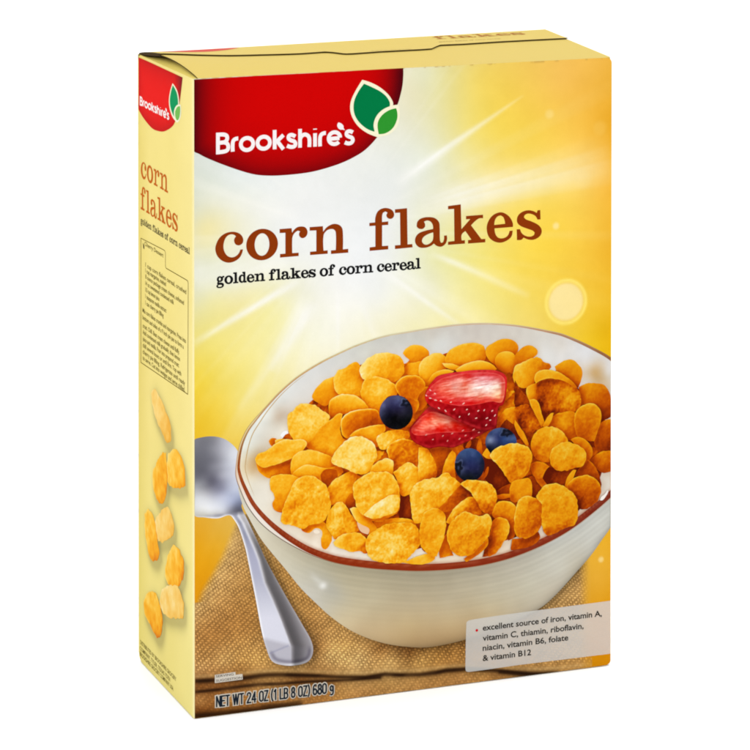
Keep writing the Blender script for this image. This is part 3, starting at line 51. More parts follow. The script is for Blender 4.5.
'sa_s': [(132.14,161.11,214,60,50),(139.56,160.47,225,110,90),(148.14,160.25,226,150,132),(156.76,157.37,232,205,196),(164.25,156.71,234,220,212),(170.03,157.28,226,190,170),(173.5,154.83,214,110,80),(153.88,165.35,205,58,60),(165.39,164.9,205,50,55),(171.76,161.41,205,80,75),(142.41,165.0,210,72,64),(136.71,157.53,226,100,80),(145.28,154.11,220,100,80),(153.89,154.42,228,160,140),(159.64,152.31,224,130,105),(170.03,150.86,228,150,100),(131.01,156.97,190,25,30),(129.3,155.52,175,20,30),(136.71,152.21,205,22,22),(145.29,149.85,196,10,20),(153.89,149.09,208,12,15),(162.53,148.32,216,22,15),(168.3,145.66,206,40,20),(148.15,145.34,165,5,15),(156.77,142.96,140,5,15),(164.26,142.28,165,8,18),(168.31,139.24,168,15,20),(159.66,137.9,120,5,15),(142.43,146.92,190,10,15),(148.14,162.91,220,110,95),(145.28,158.37,228,165,150),(151.01,160.0,214,90,66),(141.28,156.06,222,90,70)],
'sb_s': [(121.93,138.16,225,80,60),(125.33,140.5,235,90,70),(131.02,144.76,232,60,36),(136.72,142.65,240,150,120),(140.72,141.22,240,168,140),(133.87,140.25,238,140,110),(128.17,138.65,240,125,100),(145.29,139.21,230,44,22),(151.03,137.08,220,20,15),(120.79,135.09,220,25,20),(125.34,132.54,195,12,18),(133.87,134.94,196,14,18),(142.44,132.02,150,5,15),(151.03,132.29,165,8,15),(159.66,134.69,150,5,12),(131.03,129.36,150,10,15),(145.3,127.49,120,10,10),(129.88,147.51,228,55,40),(136.72,137.86,226,40,24),(124.2,135.83,224,60,44)],
'b1_s': [(111.73,156.55,92,94,138),(104.97,152.92,104,104,150),(108.35,154.2,62,62,108),(112.86,154.86,100,106,156),(116.26,152.44,52,52,84),(117.39,153.4,16,16,20),(119.65,148.96,40,38,56),(111.73,150.73,38,34,72),(106.09,149.12,34,34,60),(103.28,149.38,74,76,110),(111.74,146.5,16,14,22),(107.22,143.74,12,12,18),(116.26,143.98,14,16,20),(111.74,140.16,14,14,20),(119.09,143.72,16,18,16),(113.99,147.88,42,38,60)],
'b2_s': [(153.34,124.6,66,92,142),(149.32,122.32,70,92,140),(158.52,120.91,44,66,116),(153.92,119.21,44,58,110),(147.03,119.87,50,58,92),(147.03,116.67,14,16,22),(148.76,113.31,50,56,86),(145.89,114.65,20,22,34),(152.77,115.05,40,42,88),(158.53,114.5,36,38,78),(153.93,110.67,20,26,36),(149.33,110.05,18,22,32),(160.83,115.35,26,30,52),(156.23,111.52,26,30,54),(152.78,108.12,20,26,30),(145.31,121.1,60,72,108)],
'b3_s': [(171.21,134.16,70,92,140),(165.43,132.02,60,76,122),(165.43,128.81,150,164,196),(164.28,125.71,40,48,84),(169.48,129.51,44,52,104),(173.53,129.13,52,80,140),(175.85,131.59,18,22,34),(173.53,132.88,24,30,48),(178.75,128.64,60,88,148),(179.34,124.3,56,84,146),(171.22,123.99,30,42,80),(167.75,122.18,20,26,48),(175.86,124.63,46,72,130),(164.86,121.91,16,20,36)],
'face_a': [(128.45,156.66),(130.72,159.64),(133.57,162.05),(138.13,164.31),(145.27,165.5),(153.88,165.72),(163.09,165.25),(170.02,163.7),(173.49,160.99),(173.96,155.86),(173.22,150.58),(171.48,148.32),(166.57,149.45),(158.49,148.68),(149.3,148.54),(141.28,150.21),(134.43,152.63),(130.16,154.81)],
'face_b': [(120.23,138.32),(121.64,140.84),(124.19,143.25),(127.6,145.6),(132.15,146.99),(137.86,145.2),(143.57,142.98),(149.31,140.33),(156.2,137.14),(161.39,134.75),(153.91,134.37),(145.3,134.73),(136.72,135.42),(128.18,134.93),(122.21,135.7)],
'crown_b1': (117.39,152.98,2.6,1.7),
'crown_b2': (147.15,115.86,1.9,2.9),
'crown_b3': (174.98,131.89,3.0,1.6),
'seeds_a': [(131.01,158.56),(133.67,156.55),(128.73,155.93),(131.01,154.31),(134.05,152.98),(137.09,152.36),(142.81,151.14),(150.06,149.78),(135.95,148.56),(139.76,146.8),(144.72,147.07),(151.98,146.42),(147.77,142.89),(153.13,143.82),(158.5,145.12),(161.95,145.16),(166.57,144.39),(163.5,140.75),(165.42,139.51),(163.12,137.08),(168.12,141.76),(157.35,141.31)],
'seeds_b': [(128.75,135.06),(132.54,132.23),(138.25,133.61),(140.91,130.74),(143.58,134.4),(147.78,131.17),(151.23,132.62),(154.67,130.88),(149.69,135.39),(155.82,135.26),(158.89,133.55),(163.5,136.69)],
'side_badge': [(1.39,328.19),(22.4,328.44),(49.33,328.48),(80.11,328.55),(78.55,323.86),(74.74,314.29),(71.1,308.16),(66.41,302.98),(63.27,300.81),(56.61,298.03),(46.72,295.14),(36.72,293.82),(26.61,293.55),(16.4,295.22),(7.57,297.46),(1.07,299.93)],
'side_leaf_a_out': [(62.83,323.04),(68.04,321.54),(72.0,319.25),(73.89,315.62),(73.7,312.73),(71.1,308.16),(67.97,303.91),(61.54,305.79),(57.53,309.22),(56.32,312.99),(58.27,317.75)],
'side_leaf_a': [(63.17,322.04),(67.17,320.63),(70.62,318.53),(72.33,315.13),(71.98,312.47),(67.11,305.29),(62.59,307.06),(59.11,309.83),(57.9,313.23),(59.66,317.64)],
'side_leaf_b_out': [(76.46,313.92),(69.73,312.39),(65.39,308.95),(65.89,305.63),(69.35,303.55),(74.54,305.35),(77.3,308.85),(77.48,312.26)],
'side_leaf_b': [(75.6,312.91),(70.94,311.79),(67.12,308.9),(67.63,306.16),(70.4,304.81),(73.68,306.05),(75.75,308.87),(76.11,311.74)],
'side_brand': [(3.69,301.9),(56.98,303.04),5.97],
'side_corn': [(5.37,263.81),(54.38,265.19),9.09],
'side_flakes': [(4.92,246.55),(71.41,249.37),9.09],
'side_sub': [(4.89,238.78),(91.87,241.1),1.0],
'side_frame': [(5.41,230.75),(45.76,232.38),(48.95,232.31),(49.83,231.58),(49.8,224.37),(50.51,223.66),(52.27,223.59),(86.39,224.47),(88.6,224.3),(89.27,223.4),(88.4,165.6),(5.1,163.26)],
'recipe': [[(12.06,228.23),(46.1,228.52)],[(13.48,216.95),(85.87,219.49)],[(13.47,213.86),(50.65,215.54)],[(13.45,210.57),(81.92,212.54)],[(13.44,207.05),(64.49,208.69)],[(13.42,203.54),(38.86,204.4)],[(13.41,199.97),(51.3,201.17)],[(13.39,196.4),(46.33,197.25)],[(8.19,191.35),(85.27,193.39)],[(8.18,187.55),(81.33,189.3)],[(8.53,183.13),(74.11,185.19)],[(8.51,179.65),(74.96,182.03)],[(8.49,176.07),(73.22,177.98)],[(8.48,172.49),(77.17,174.49)],[(8.46,169.02),(83.49,171.15)],[(8.45,165.65),(83.47,167.09)]],
'recipe_mark': (10.21,227.44),
'address': [[(3.08,9.57),(67.76,10.62)],[(2.32,6.06),(57.08,7.1)],[(2.31,3.0),(62.86,4.51)]],
'side_flk': [([(23.82,151.16),(30.37,154.63),(39.01,152.81),(49.68,147.7),(58.96,141.07),(58.93,134.09),(51.74,131.41),(38.94,136.15),(28.14,142.51)],(0.72,1)),([(55.95,127.0),(70.63,131.6),(81.76,126.66),(83.78,116.55),(70.56,111.94),(53.77,110.3),(51.69,118.92)],(0.62,0)),([(32.37,115.24),(43.18,123.77),(50.87,125.71),(52.93,110.34),(48.21,100.17),(38.77,96.11),(27.96,99.92),(26.26,108.51)],(0.58,0)),([(32.25,85.61),(53.72,97.44),(65.06,90.77),(62.95,85.12),(38.69,74.92),(31.36,80.21)],(0.74,1)),([(11.62,82.59),(21.35,87.43),(30.94,82.67),(37.38,71.6),(39.09,68.87),(32.15,62.79),(19.93,62.8),(12.9,71.22)],(0.58,0)),([(60.69,78.65),(69.99,81.26),(82.37,77.08),(80.05,68.06),(69.91,59.51),(55.92,56.54),(47.91,60.16),(51.26,68.21)],(0.6,0)),([(44.08,51.22),(69.91,60.49),(81.38,55.21),(79.98,47.54),(65.21,42.38),(46.41,38.83),(38.32,43.11)],(0.78,1)),([(10.08,35.45),(22.38,43.7),(33.05,45.41),(42.6,38.69),(44.0,31.99),(37.28,23.09),(24.73,24.4),(11.53,29.07)],(0.58,0))],
'top_cut': [(10.85,60.1),(20.47,58.82),(38.25,58.38),(56.87,60.0),(79.7,60.14),(94.75,62.86),(98.17,60.39),(102.57,52.4),(107.39,52.19),(123.7,54.46),(138.33,54.62),(147.09,54.57),(154.19,55.16),(159.26,61.4),(163.79,66.27),(176.81,65.54),(199.75,66.94),(223.86,66.76),(240.6,66.43)],
'top_badge': [(11.41,92.36),(21.6,90.55),(30.29,89.3),(39.93,90.92),(49.87,93.26),(60.6,97.79),(52.7,98.3),(42.29,98.11),(33.17,98.27),(24.09,98.43),(18.21,97.82)],
'top_title': [(167.7,97.02),(225.88,97.71)],
'top_small': [[(167.51,80.23),(204.47,80.76)],[(120.3,62.55),(143.25,64.11)]],
'corners': {'FTL':[0.19,330.35],'FTR':[236.47,329.26],'FBR':[236.1,0.2],'FBL':[-0.2,-0.01]},
'tb': [(0.29,97.7),(245.05,102.82)],
'side_c': [(1.02,329.38),(-0.33,-0.4),(97.15,-0.24)],
'WD': (236.28,97.78,6.54),
'cam': {'loc':[-0.50292,-1.56777,0.58229],'yaw':0.357027,'pitch':-0.021303,'lens':154.484,'shx':0.04293,'shy':-0.95898},
}

random.seed(7)
rng = np.random.default_rng(11)
MM = 0.001
W, D, SKEW = ART['WD']          # carton width, depth and how far the back panel leans to the right
H = 330.0
GAIN = 0.575                    # print reflectance scale (studio is lit about one and a half stops over)
scene = bpy.context.scene
col = scene.collection

# ------------------------------------------------------------------ helpers
def lin(c):
    c = np.asarray(c, float) / 255.0
    return np.where(c <= 0.04045, c / 12.92, ((np.clip(c, 0, 1) + 0.055) / 1.055) ** 2.4)

def tag(o, label, cat=None, group=None, kind=None):
    if label: o['label'] = label
    if cat: o['category'] = cat
    if group: o['group'] = group
    if kind: o['kind'] = kind
    return o

def front(u, v, e=0.0):  return np.stack([u, 0 * u - e, v], -1)
def side(s, v, e=0.0):   return np.stack([0 * s - e, D - s, v], -1)

def smooth(pts, step=0.8, corner=62.0, closed=True):
    """Catmull-Rom through the points, corners sharper than `corner` degrees stay sharp."""
    P = np.asarray(pts, float); n = len(P)
    out = []
    def is_corner(i):
        if not closed and i in (0, n - 1): return True
        a = P[i] - P[i - 1]; b = P[(i + 1) % n] - P[i]
        la, lb = np.hypot(*a), np.hypot(*b)
        if la < 1e-9 or lb < 1e-9: return True
        return math.degrees(math.acos(np.clip(a @ b / la / lb, -1, 1))) > corner
    C = [is_corner(i) for i in range(n)]
    for i in range(n if closed else n - 1):
        j = (i + 1) % n
        p1, p2 = P[i], P[j]
        p0 = P[i - 1] if (closed or i > 0) else p1
        p3 = P[(j + 1) % n] if (closed or j < n - 1) else p2
        d = np.hypot(*(p2 - p1))
        m1 = np.zeros(2); m2 = np.zeros(2)
        if C[i]: m1 = None
        else:
            t = p2 - p0; m1 = t / max(np.hypot(*t), 1e-9) * d
        if C[j]: m2 = None
        else:
            t = p3 - p1; m2 = t / max(np.hypot(*t), 1e-9) * d
        if m1 is None and m2 is None: m1 = m2 = p2 - p1
        elif m1 is None: m1 = 1.5 * (p2 - p1) - 0.5 * m2
        elif m2 is None: m2 = 1.5 * (p2 - p1) - 0.5 * m1
        k = max(1, int(math.ceil(d / step)))
        for q in range(k):
            t = q / k
            out.append((2*t**3-3*t*t+1)*p1 + (t**3-2*t*t+t)*m1 + (3*t*t-2*t**3)*p2 + (t**3-t*t)*m2)
    if not closed: out.append(P[-1])
    return np.array(out)

def clip_u(P, umin, umax):
    for lim, sgn in ((umin, 1), (umax, -1)):
        out = []
        for i in range(len(P)):
            a, b = P[i - 1], P[i]
            ia, ib = sgn * (a[0] - lim) >= 0, sgn * (b[0] - lim) >= 0
            if ia != ib:
                t = (lim - a[0]) / (b[0] - a[0]); out.append(a + t * (b - a))
            if ib: out.append(b)
        P = np.array(out)
    return P

def inside(P, X, Y):
    r = np.zeros(X.shape, bool)
    x0, y0 = P[:, 0], P[:, 1]; x1, y1 = np.roll(x0, -1), np.roll(y0, -1)
    for a, b, c, d in zip(x0, y0, x1, y1):
        if b == d: continue
        r ^= ((b > Y) != (d > Y)) & (X < (c - a) * (Y - b) / (d - b) + a)
    return r

def dist_poly(P, X, Y, closed=True):
    d2 = np.full(X.shape, 1e9)
    n = len(P)
    for i in range(n if closed else n - 1):
        a = P[i]; b = P[(i + 1) % n]; e = b - a; L = e @ e + 1e-12
        t = np.clip(((X - a[0]) * e[0] + (Y - a[1]) * e[1]) / L, 0, 1)
        d2 = np.minimum(d2, (X - a[0] - t * e[0])**2 + (Y - a[1] - t * e[1])**2)
    return np.sqrt(d2)

def dist_seg(a, b, X, Y):
    e = b - a; L = e @ e
    t = ((X - a[0]) * e[0] + (Y - a[1]) * e[1]) / L
    tc = np.clip(t, 0, 1)
    return np.sqrt((X - a[0] - tc * e[0])**2 + (Y - a[1] - tc * e[1])**2), tc

_lat = rng.random((256, 256))
def vnoise(X, Y, s, seed=0):
    x = X / s + seed * 17.3; y = Y / s + seed * 9.1
    xi = np.floor(x).astype(int); yi = np.floor(y).astype(int)
    fx = x - xi; fy = y - yi
    fx = fx * fx * (3 - 2 * fx); fy = fy * fy * (3 - 2 * fy)
    g = lambda i, j: _lat[i % 256, j % 256]
    return (g(xi, yi)*(1-fx)*(1-fy) + g(xi+1, yi)*fx*(1-fy) + g(xi, yi+1)*(1-fx)*fy + g(xi+1, yi+1)*fx*fy) - 0.5

def rbf(samples, X, Y, c=5.0, reg=0.6):
    """smooth colour field through hand-placed swatches (sRGB)"""
    S = np.asarray(samples, float); p = S[:, :2]; v = S[:, 2:]
    n = len(p)
    d = np.sqrt(((p[:, None] - p[None])**2).sum(-1) + c * c)
    A = np.zeros((n + 1, n + 1)); A[:n, :n] = d; A[:n, n] = 1; A[n, :n] = 1
    A[:n, :n] -= np.eye(n) * reg
    w = np.linalg.solve(A, np.vstack([v, np.zeros((1, 3))]))
    out = np.empty(X.shape + (3,))
    xf, yf = X.ravel(), Y.ravel(); o = np.empty((len(xf), 3))
    for k in range(0, len(xf), 20000):
        q = np.sqrt((xf[k:k+20000, None] - p[None, :, 0])**2 + (yf[k:k+20000, None] - p[None, :, 1])**2 + c * c)
        o[k:k+20000] = q @ w[:n] + w[n]
    return np.clip(o, 0, 255).reshape(out.shape)

# ------------------------------------------------------------------ materials
def print_material(name, rough=0.55, spec=0.008, colour=None, grain=0.010):
    m = bpy.data.materials.new(name); m.use_nodes = True
    nt = m.node_tree; b = nt.nodes['Principled BSDF']
    b.inputs['Roughness'].default_value = rough
    b.inputs['Specular IOR Level'].default_value = spec
    tc = nt.nodes.new('ShaderNodeTexCoord')
    nz = nt.nodes.new('ShaderNodeTexNoise'); nz.inputs['Scale'].default_value = 900; nz.inputs['Detail'].default_value = 3
    nt.links.new(tc.outputs['Object'], nz.inputs['Vector'])
    mul = nt.nodes.new('ShaderNodeMix'); mul.data_type = 'RGBA'; mul.blend_type = 'MULTIPLY'; mul.inputs[0].default_value = 1
    mr = nt.nodes.new('ShaderNodeMapRange'); mr.inputs['To Min'].default_value = 1 - 3*grain; mr.inputs['To Max'].default_value = 1 + 3*grain
    nt.links.new(nz.outputs['Fac'], mr.inputs['Value'])
    nt.links.new(mr.outputs['Result'], mul.inputs[7])
    if colour is None:
        at = nt.nodes.new('ShaderNodeAttribute'); at.attribute_name = 'ink'
        nt.links.new(at.outputs['Color'], mul.inputs[6])
    else:
        c = lin(colour) * GAIN
        mul.inputs[6].default_value = (*c, 1)
    nt.links.new(mul.outputs[2], b.inputs['Base Color'])
    n2 = nt.nodes.new('ShaderNodeTexNoise'); n2.inputs['Scale'].default_value = 45; n2.inputs['Detail'].default_value = 4
    nt.links.new(tc.outputs['Object'], n2.inputs['Vector'])
    bp = nt.nodes.new('ShaderNodeBump'); bp.inputs['Strength'].default_value = 0.06; bp.inputs['Distance'].default_value = 0.002
    nt.links.new(n2.outputs['Fac'], bp.inputs['Height']); nt.links.new(bp.outputs['Normal'], b.inputs['Normal'])
    return m

M_INK = print_material('printed_card')
_flat = {}
def ink(c):
    c = tuple(c)
    if c not in _flat: _flat[c] = print_material('ink_%02x%02x%02x' % c, colour=c)
    return _flat[c]

def mesh_obj(name, verts, faces, mat, parent, rgb=None, smooth_shade=False):
    me = bpy.data.meshes.new(name)
    V = np.asarray(verts, float) * MM
    me.from_pydata(V.tolist(), [], [list(map(int, f)) for f in faces]); me.update()
    if rgb is not None:
        a = me.color_attributes.new('ink', 'FLOAT_COLOR', 'POINT')
        buf = np.ones((len(V), 4), np.float32); buf[:, :3] = lin(rgb) * GAIN
        a.data.foreach_set('color', buf.ravel())
    me.materials.append(mat)
    if smooth_shade: me.polygons.foreach_set('use_smooth', [True] * len(me.polygons))
    o = bpy.data.objects.new(name, me); col.objects.link(o)
    if parent: o.parent = parent
    return o

def fill(loops, grid=None):
    """triangulate outline loops (first outer, rest holes) with optional interior points"""
    pts = []; edges = []
    for L in loops:
        k = len(pts); n = len(L)
        pts += [tuple(p) for p in L]; edges += [(k + i, k + (i + 1) % n) for i in range(n)]
    nb = len(pts)
    if grid:
        L = loops[0]
        x0, y0 = L.min(0); x1, y1 = L.max(0)
        X, Y = np.meshgrid(np.arange(x0, x1, grid), np.arange(y0, y1, grid))
        X = X + (np.arange(X.shape[0]) % 2)[:, None] * grid * 0.5
        ok = inside(L, X, Y)
        for h in loops[1:]: ok &= ~inside(h, X, Y)
        X, Y = X[ok], Y[ok]
        ok = np.ones(X.shape, bool)
        for h in loops: ok &= dist_poly(h, X, Y) > grid * 0.45
        pts += list(zip(X[ok].tolist(), Y[ok].tolist()))
    v, e, f, *_ = delaunay_2d_cdt([Vector(p) for p in pts], edges, [], 0, 1e-6)
    v = np.array([(p.x, p.y) for p in v])
    if len(loops) > 1 or True:
        cen = np.array([v[list(t)].mean(0) for t in f])
        ok = inside(loops[0], cen[:, 0], cen[:, 1])
        for h in loops[1:]: ok &= ~inside(h, cen[:, 0], cen[:, 1])
        f = [t for t, k in zip(f, ok) if k]
    ff = []
    for t in f:
        a, b, c = v[t[0]], v[t[1]], v[t[2]]
        ff.append(tuple(t) if (b[0]-a[0])*(c[1]-a[1]) - (b[1]-a[1])*(c[0]-a[0]) > 0 else tuple(t)[::-1])
    return v, ff

def sheet(name, loops, mat, parent, e, place=front, grid=None, colour_fn=None):
    v, f = fill([np.asarray(L) for L in loops], grid)
    rgb = colour_fn(v[:, 0], v[:, 1]) if colour_fn else None
    return mesh_obj(name, place(v[:, 0], v[:, 1], e), f, mat, parent, rgb)

def stroke_mesh(lines, w, place, e, T=None, sc=1.0):
    """monoline rounded strokes; every stroke sits a hair above the one before"""
    V = []; F = []
    for si, L in enumerate(lines):
        L = np.asarray(L, float)
        closed = len(L) > 6 and np.hypot(*(L[0] - L[-1])) <= 0.05 * sc
        if len(L) > 2: L = smooth(L, 0.35 * sc, 75, closed=False) if np.hypot(*(L[0]-L[-1])) > 0.05 * sc else smooth(L[:-1], 0.35 * sc, 75, True)
        n = len(L); loop = closed
        seg = []
        h = w / 2
        if loop:
            tg = np.roll(L, -1, 0) - np.roll(L, 1, 0)
        else:
            tg = np.gradient(L, axis=0)
        tg /= np.hypot(tg[:, 0], tg[:, 1])[:, None] + 1e-12
        nr = np.stack([-tg[:, 1], tg[:, 0]], 1)
        A = L + nr * h; B = L - nr * h
        if T: A = T(A); B = T(B)
        k = len(V); z = e + si * 0.004
        PA = place(A[:, 0], A[:, 1], z); PB = place(B[:, 0], B[:, 1], z)
        for a, b in zip(PA, PB): V += [a, b]
        for i in range(n if loop else n - 1):
            j = (i + 1) % n
            F.append((k + 2*i, k + 2*i + 1, k + 2*j + 1, k + 2*j))
    return V, F

def font_mesh(text, bold=0.0):
    cu = bpy.data.curves.new('t', 'FONT'); cu.body = text; cu.size = 1.0; cu.offset = bold; cu.resolution_u = 3
    ob = bpy.data.objects.new('t', cu)
    me = bpy.data.meshes.new_from_object(ob)
    v = np.array([q.co[:2] for q in me.vertices]); f = [tuple(q.vertices) for q in me.polygons]
    bpy.data.objects.remove(ob); bpy.data.curves.remove(cu); bpy.data.meshes.remove(me)
    return v, f

_fm = {}
def text_block(name, lines, mat, parent, e, place=front, bold=0.0):
    """lines: (text, start, end, cap_height) – each set on its own baseline, stretched to its printed width"""
    V = []; F = []
    for tx, a, b, cap in lines:
        v, f = font_mesh(tx, bold)
        x0, x1 = v[:, 0].min(), v[:, 0].max()
        a = np.asarray(a); b = np.asarray(b)
        d = b - a; L = np.hypot(*d)
        sx = L / (x1 - x0); sy = cap / 0.729
        if name != 'x': nrm = np.array([0.0, 1.0])
        q = a + (v[:, :1] - x0) / (x1 - x0) * d + v[:, 1:] * sy * nrm
        k = len(V)
        V += list(place(q[:, 0], q[:, 1], e)); F += [tuple(i + k for i in t) for t in f]
    return mesh_obj(name, V, F, mat, parent)

# ---- slab serif alphabet (drawn from its own outlines)
GL = {}
_b, _x = ART['title_base'], ART['title_xh']
for ch, loops in ART['glyphs'].items():
    L = [(np.array(l) - [0, _b]) / _x for l in loops]
    x0 = L[0][:, 0].min(); adv = L[0][:, 0].max() - x0
    GL[ch] = ([l - [x0, 0] for l in L], adv)
GL['g'] = ([np.array(p) / 100.0 for p in (
    [(8,66),(12,84),(26,97),(44,101),(60,98),(72,90),(84,101),(101,101),(101,84),(88,86),(82,82),(85,66),(80,48),(66,36),(46,32),(34,33),(28,27),(36,20),(66,18),(90,8),(96,-12),(88,-32),(66,-43),(40,-45),(14,-40),(2,-26),(6,-10),(22,0),(12,8),(12,22),(22,34),(10,50)],
    [(30,66),(33,80),(45,88),(57,80),(60,66),(57,53),(45,45),(33,53)],
    [(26,-8),(18,-20),(26,-31),(46,-33),(68,-29),(76,-18),(68,-8),(46,-5)])], 1.01)
GL['d'] = ([np.array(p) / 100.0 for p in (
    [(86,134),(52,134),(52,118),(64,118),(64,92),(46,101),(26,96),(8,78),(2,50),(8,22),(26,4),(46,-1),(66,12),(66,0),(104,0),(104,16),(88,16)],
    [(64,68),(58,82),(46,86),(34,76),(30,50),(34,24),(46,14),(58,20),(64,34)])], 1.04)
def slab_text(name, text, start, end, xh, mat, parent, e, place=front, track=0.10, space=0.55, bold=0.0):
    x = 0; put = []
    for ch in text:
        if ch == ' ': x += space; continue
        L, adv = GL[ch]; put.append((x, L)); x += adv + track
    total = x - track
    a = np.asarray(start, float); d = np.asarray(end, float) - a
    V = []; F = []
    for x, L in put:
        Q = []
        for l in L:
            s = smooth(l, 0.05, 50)
            if bold:
                tg = np.roll(s, -1, 0) - np.roll(s, 1, 0); tg /= np.hypot(tg[:, 0], tg[:, 1])[:, None] + 1e-9
                ar = np.sum(s[:, 0] * np.roll(s[:, 1], -1) - np.roll(s[:, 0], -1) * s[:, 1])
                o_ = np.stack([tg[:, 1], -tg[:, 0]], 1) * (1 if ar > 0 else -1)      # outward
                s = s + o_ * bold * (1 if l is L[0] else -0.7)
            Q.append(a + (s[:, :1] + x) / total * d + s[:, 1:] * xh * np.array([0, 1.0]))
        v, f = fill(Q); k = len(V)
        V += list(place(v[:, 0], v[:, 1], e)); F += [tuple(i + k for i in t) for t in f]
    return mesh_obj(name, V, F, mat, parent)

# ------------------------------------------------------------------ the carton
box = bpy.data.objects.new('cereal_box', None); col.objects.link(box)
tag(box, 'tall yellow corn flakes cereal box with red badge, standing on white ground', 'cereal box')

TL = ART['corners']['FTL'][1]; TR = ART['corners']['FTR'][1]
def top_z(u): return TL + (TR - TL) * np.asarray(u) / W       # front top edge, a little lower on the right
R0 = 0.5                                                      # fold radius of the front left edge

# front card ------------------------------------------------------
def bg_colour(X, Y):
    c = rbf(ART['bg_s'], X, Y, 6.0)
    sat = (np.clip((225 - c[..., 2]) / 170, 0, 1) * np.clip((Y - 140) / 50, 0, 1))[..., None]
    c = c + sat * np.array([3, 2, 19]) + (1 - sat) * np.array([3, 1, -5])
    cx, cy = 78.0, 246.0
    for a, b, h0, h1, s in ART['rays']:
        a = np.array(a); b = np.array(b)
        d, t = dist_seg(a, b, X, Y)
        h = h0 + (h1 - h0) * t
        w = np.exp(-(d / h)**2) * min(.9, s * 1.4) * (1 - t)**0.45 * np.clip(t * 5, 0, 1)**0.6 * 1.15
        w = np.clip(w * (1 + .5 * vnoise(X * 0 + np.arctan2(Y - cy, X - cx) * 60, Y * 0, 1.0, 3)), 0, .95)
        c = c + (np.array([250, 249, 244]) - c) * w[..., None]
    ang = np.arctan2(Y - cy, X - cx); rad = np.hypot(X - cx, Y - cy)
    fan = vnoise(ang * 14, 0 * X, 1.0, 31) + .7 * vnoise(ang * 33, 0 * X, 1.0, 32)
    w = np.clip(fan * .38, 0, .3) * np.clip((rad - 18) / 25, 0, 1) * np.clip(1.25 - rad / 170, 0, 1)
    c = c + (np.array([251, 250, 240]) - c) * w[..., None]
    for (p, r0, r1, s, ring) in ART['bokeh']:
        d = np.hypot(X - p[0], Y - p[1])
        w = s * np.clip((r1 - 1.2 - d) / 1.6 + .5, 0, 1) if r0 else s * np.clip((r1 - d) / (0.5 * r1), 0, 1)
        c = c + (np.array([252, 234, 180]) - c) * np.clip(w * 1.2, 0, 1)[..., None]
        if ring:
            w = 0.9 * np.exp(-((d - r1) / 0.9)**2)
            c = c + (np.array([255, 232, 120]) - c) * w[..., None]
            w = 0.25 * np.exp(-((d - r1 + 1.6) / 0.7)**2)
            c = c + (np.array([240, 200, 90]) - c) * w[..., None]
    c = c + (vnoise(X, Y, 11, 3) * 5)[..., None] + (vnoise(X, Y, 3.1, 5) * 2.5)[..., None]
    # ink rubbed off in short dashes where the card is folded over to the lid
    w = np.clip((Y - top_z(X) + 0.75) / .5, 0, 1) * np.clip((vnoise(X, 0 * X, 3.4, 41) + .5 * vnoise(X, 0 * X, 1.3, 42) - .12) * 6, 0, 1)
    c = c + (np.array([176, 138, 70]) - c) * (.7 * w)[..., None]
    return np.clip(c, 0, 255)

def card_outline():
    pts = [(R0, 0.0)]
    r = 2.6
    for a in np.linspace(-90, 0, 7): pts.append((W - r + r * math.cos(math.radians(a)), 0.2 + r + r * math.sin(math.radians(a))))
    r = 3.0
    for a in np.linspace(0, 90, 7): pts.append((W + .2 - r + r * math.cos(math.radians(a)), TR - r + r * math.sin(math.radians(a))))
    pts.append((R0, float(top_z(R0))))
    out = []
    for i in range(len(pts)):
        a = np.array(pts[i]); b = np.array(pts[(i + 1) % len(pts)]); n = max(1, int(np.hypot(*(b - a)) / 1.0))
        out += [a + (b - a) * k / n for k in range(n)]
    return np.array(out)
front_panel = sheet('front_panel', [card_outline()], M_INK, box, 0.0, grid=0.85, colour_fn=bg_colour)

# side card (its front fold is rounded over towards the front) ----
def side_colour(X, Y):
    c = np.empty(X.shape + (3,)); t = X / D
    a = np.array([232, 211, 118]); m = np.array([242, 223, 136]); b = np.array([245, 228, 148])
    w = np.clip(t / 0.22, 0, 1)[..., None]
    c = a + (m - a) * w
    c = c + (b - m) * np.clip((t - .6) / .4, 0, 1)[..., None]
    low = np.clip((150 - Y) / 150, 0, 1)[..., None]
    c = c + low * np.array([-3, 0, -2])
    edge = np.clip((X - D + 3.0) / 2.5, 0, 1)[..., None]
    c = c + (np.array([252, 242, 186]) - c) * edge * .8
    for P, _ in ART['side_flk']:
        P = smooth(P, 1.2)
        ctr = P.mean(0)
        Xs, Ys = X - 3.2, Y + 2.6
        near = np.hypot(X - ctr[0], Y - ctr[1]) < 45
        d = np.full(X.shape, 99.0)
        d[near] = np.where(inside(P, Xs[near], Ys[near]), 0, dist_poly(P, Xs[near], Ys[near]))
        c = c * (1 - 0.19 * np.exp(-(d / 3.2)**1.3))[..., None]
    return np.clip(c + (vnoise(X, Y, 14, 2) * 3)[..., None], 0, 255)

def side_place(s, v, e=0.0):
    # flat until the fold, then a small quarter round onto the front
    y = D - s
    x = np.where(y < R0, R0 - np.sqrt(np.clip(R0**2 - (R0 - y)**2, 0, None)), 0.0)
    return np.stack([x - e, y, v], -1)
def side_outline():
    pts = [(D - 0.001, 0), (D - 0.001, TL)]
    top0 = ART['side_c'][0][1] + 0.4
    pts += [(4.5, top0), (1.6, top0 - 1.2), (0.2, top0 - 4.0)]
    pts += [(0.0, 5.0), (1.2, 2.0), (5.0, 0.0)]
    out = []
    for i in range(len(pts)):
        a = np.array(pts[i], float); b = np.array(pts[(i + 1) % len(pts)], float); n = max(1, int(np.hypot(*(b - a)) / 1.2))
        out += [a + (b - a) * k / n for k in range(n)]
    return np.array(out)
def side_sheet():
    L = side_outline()[::-1]
    v, f = fill([L], 1.1)
    extra = []
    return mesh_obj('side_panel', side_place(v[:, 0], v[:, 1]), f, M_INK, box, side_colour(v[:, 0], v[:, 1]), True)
side_panel = side_sheet()
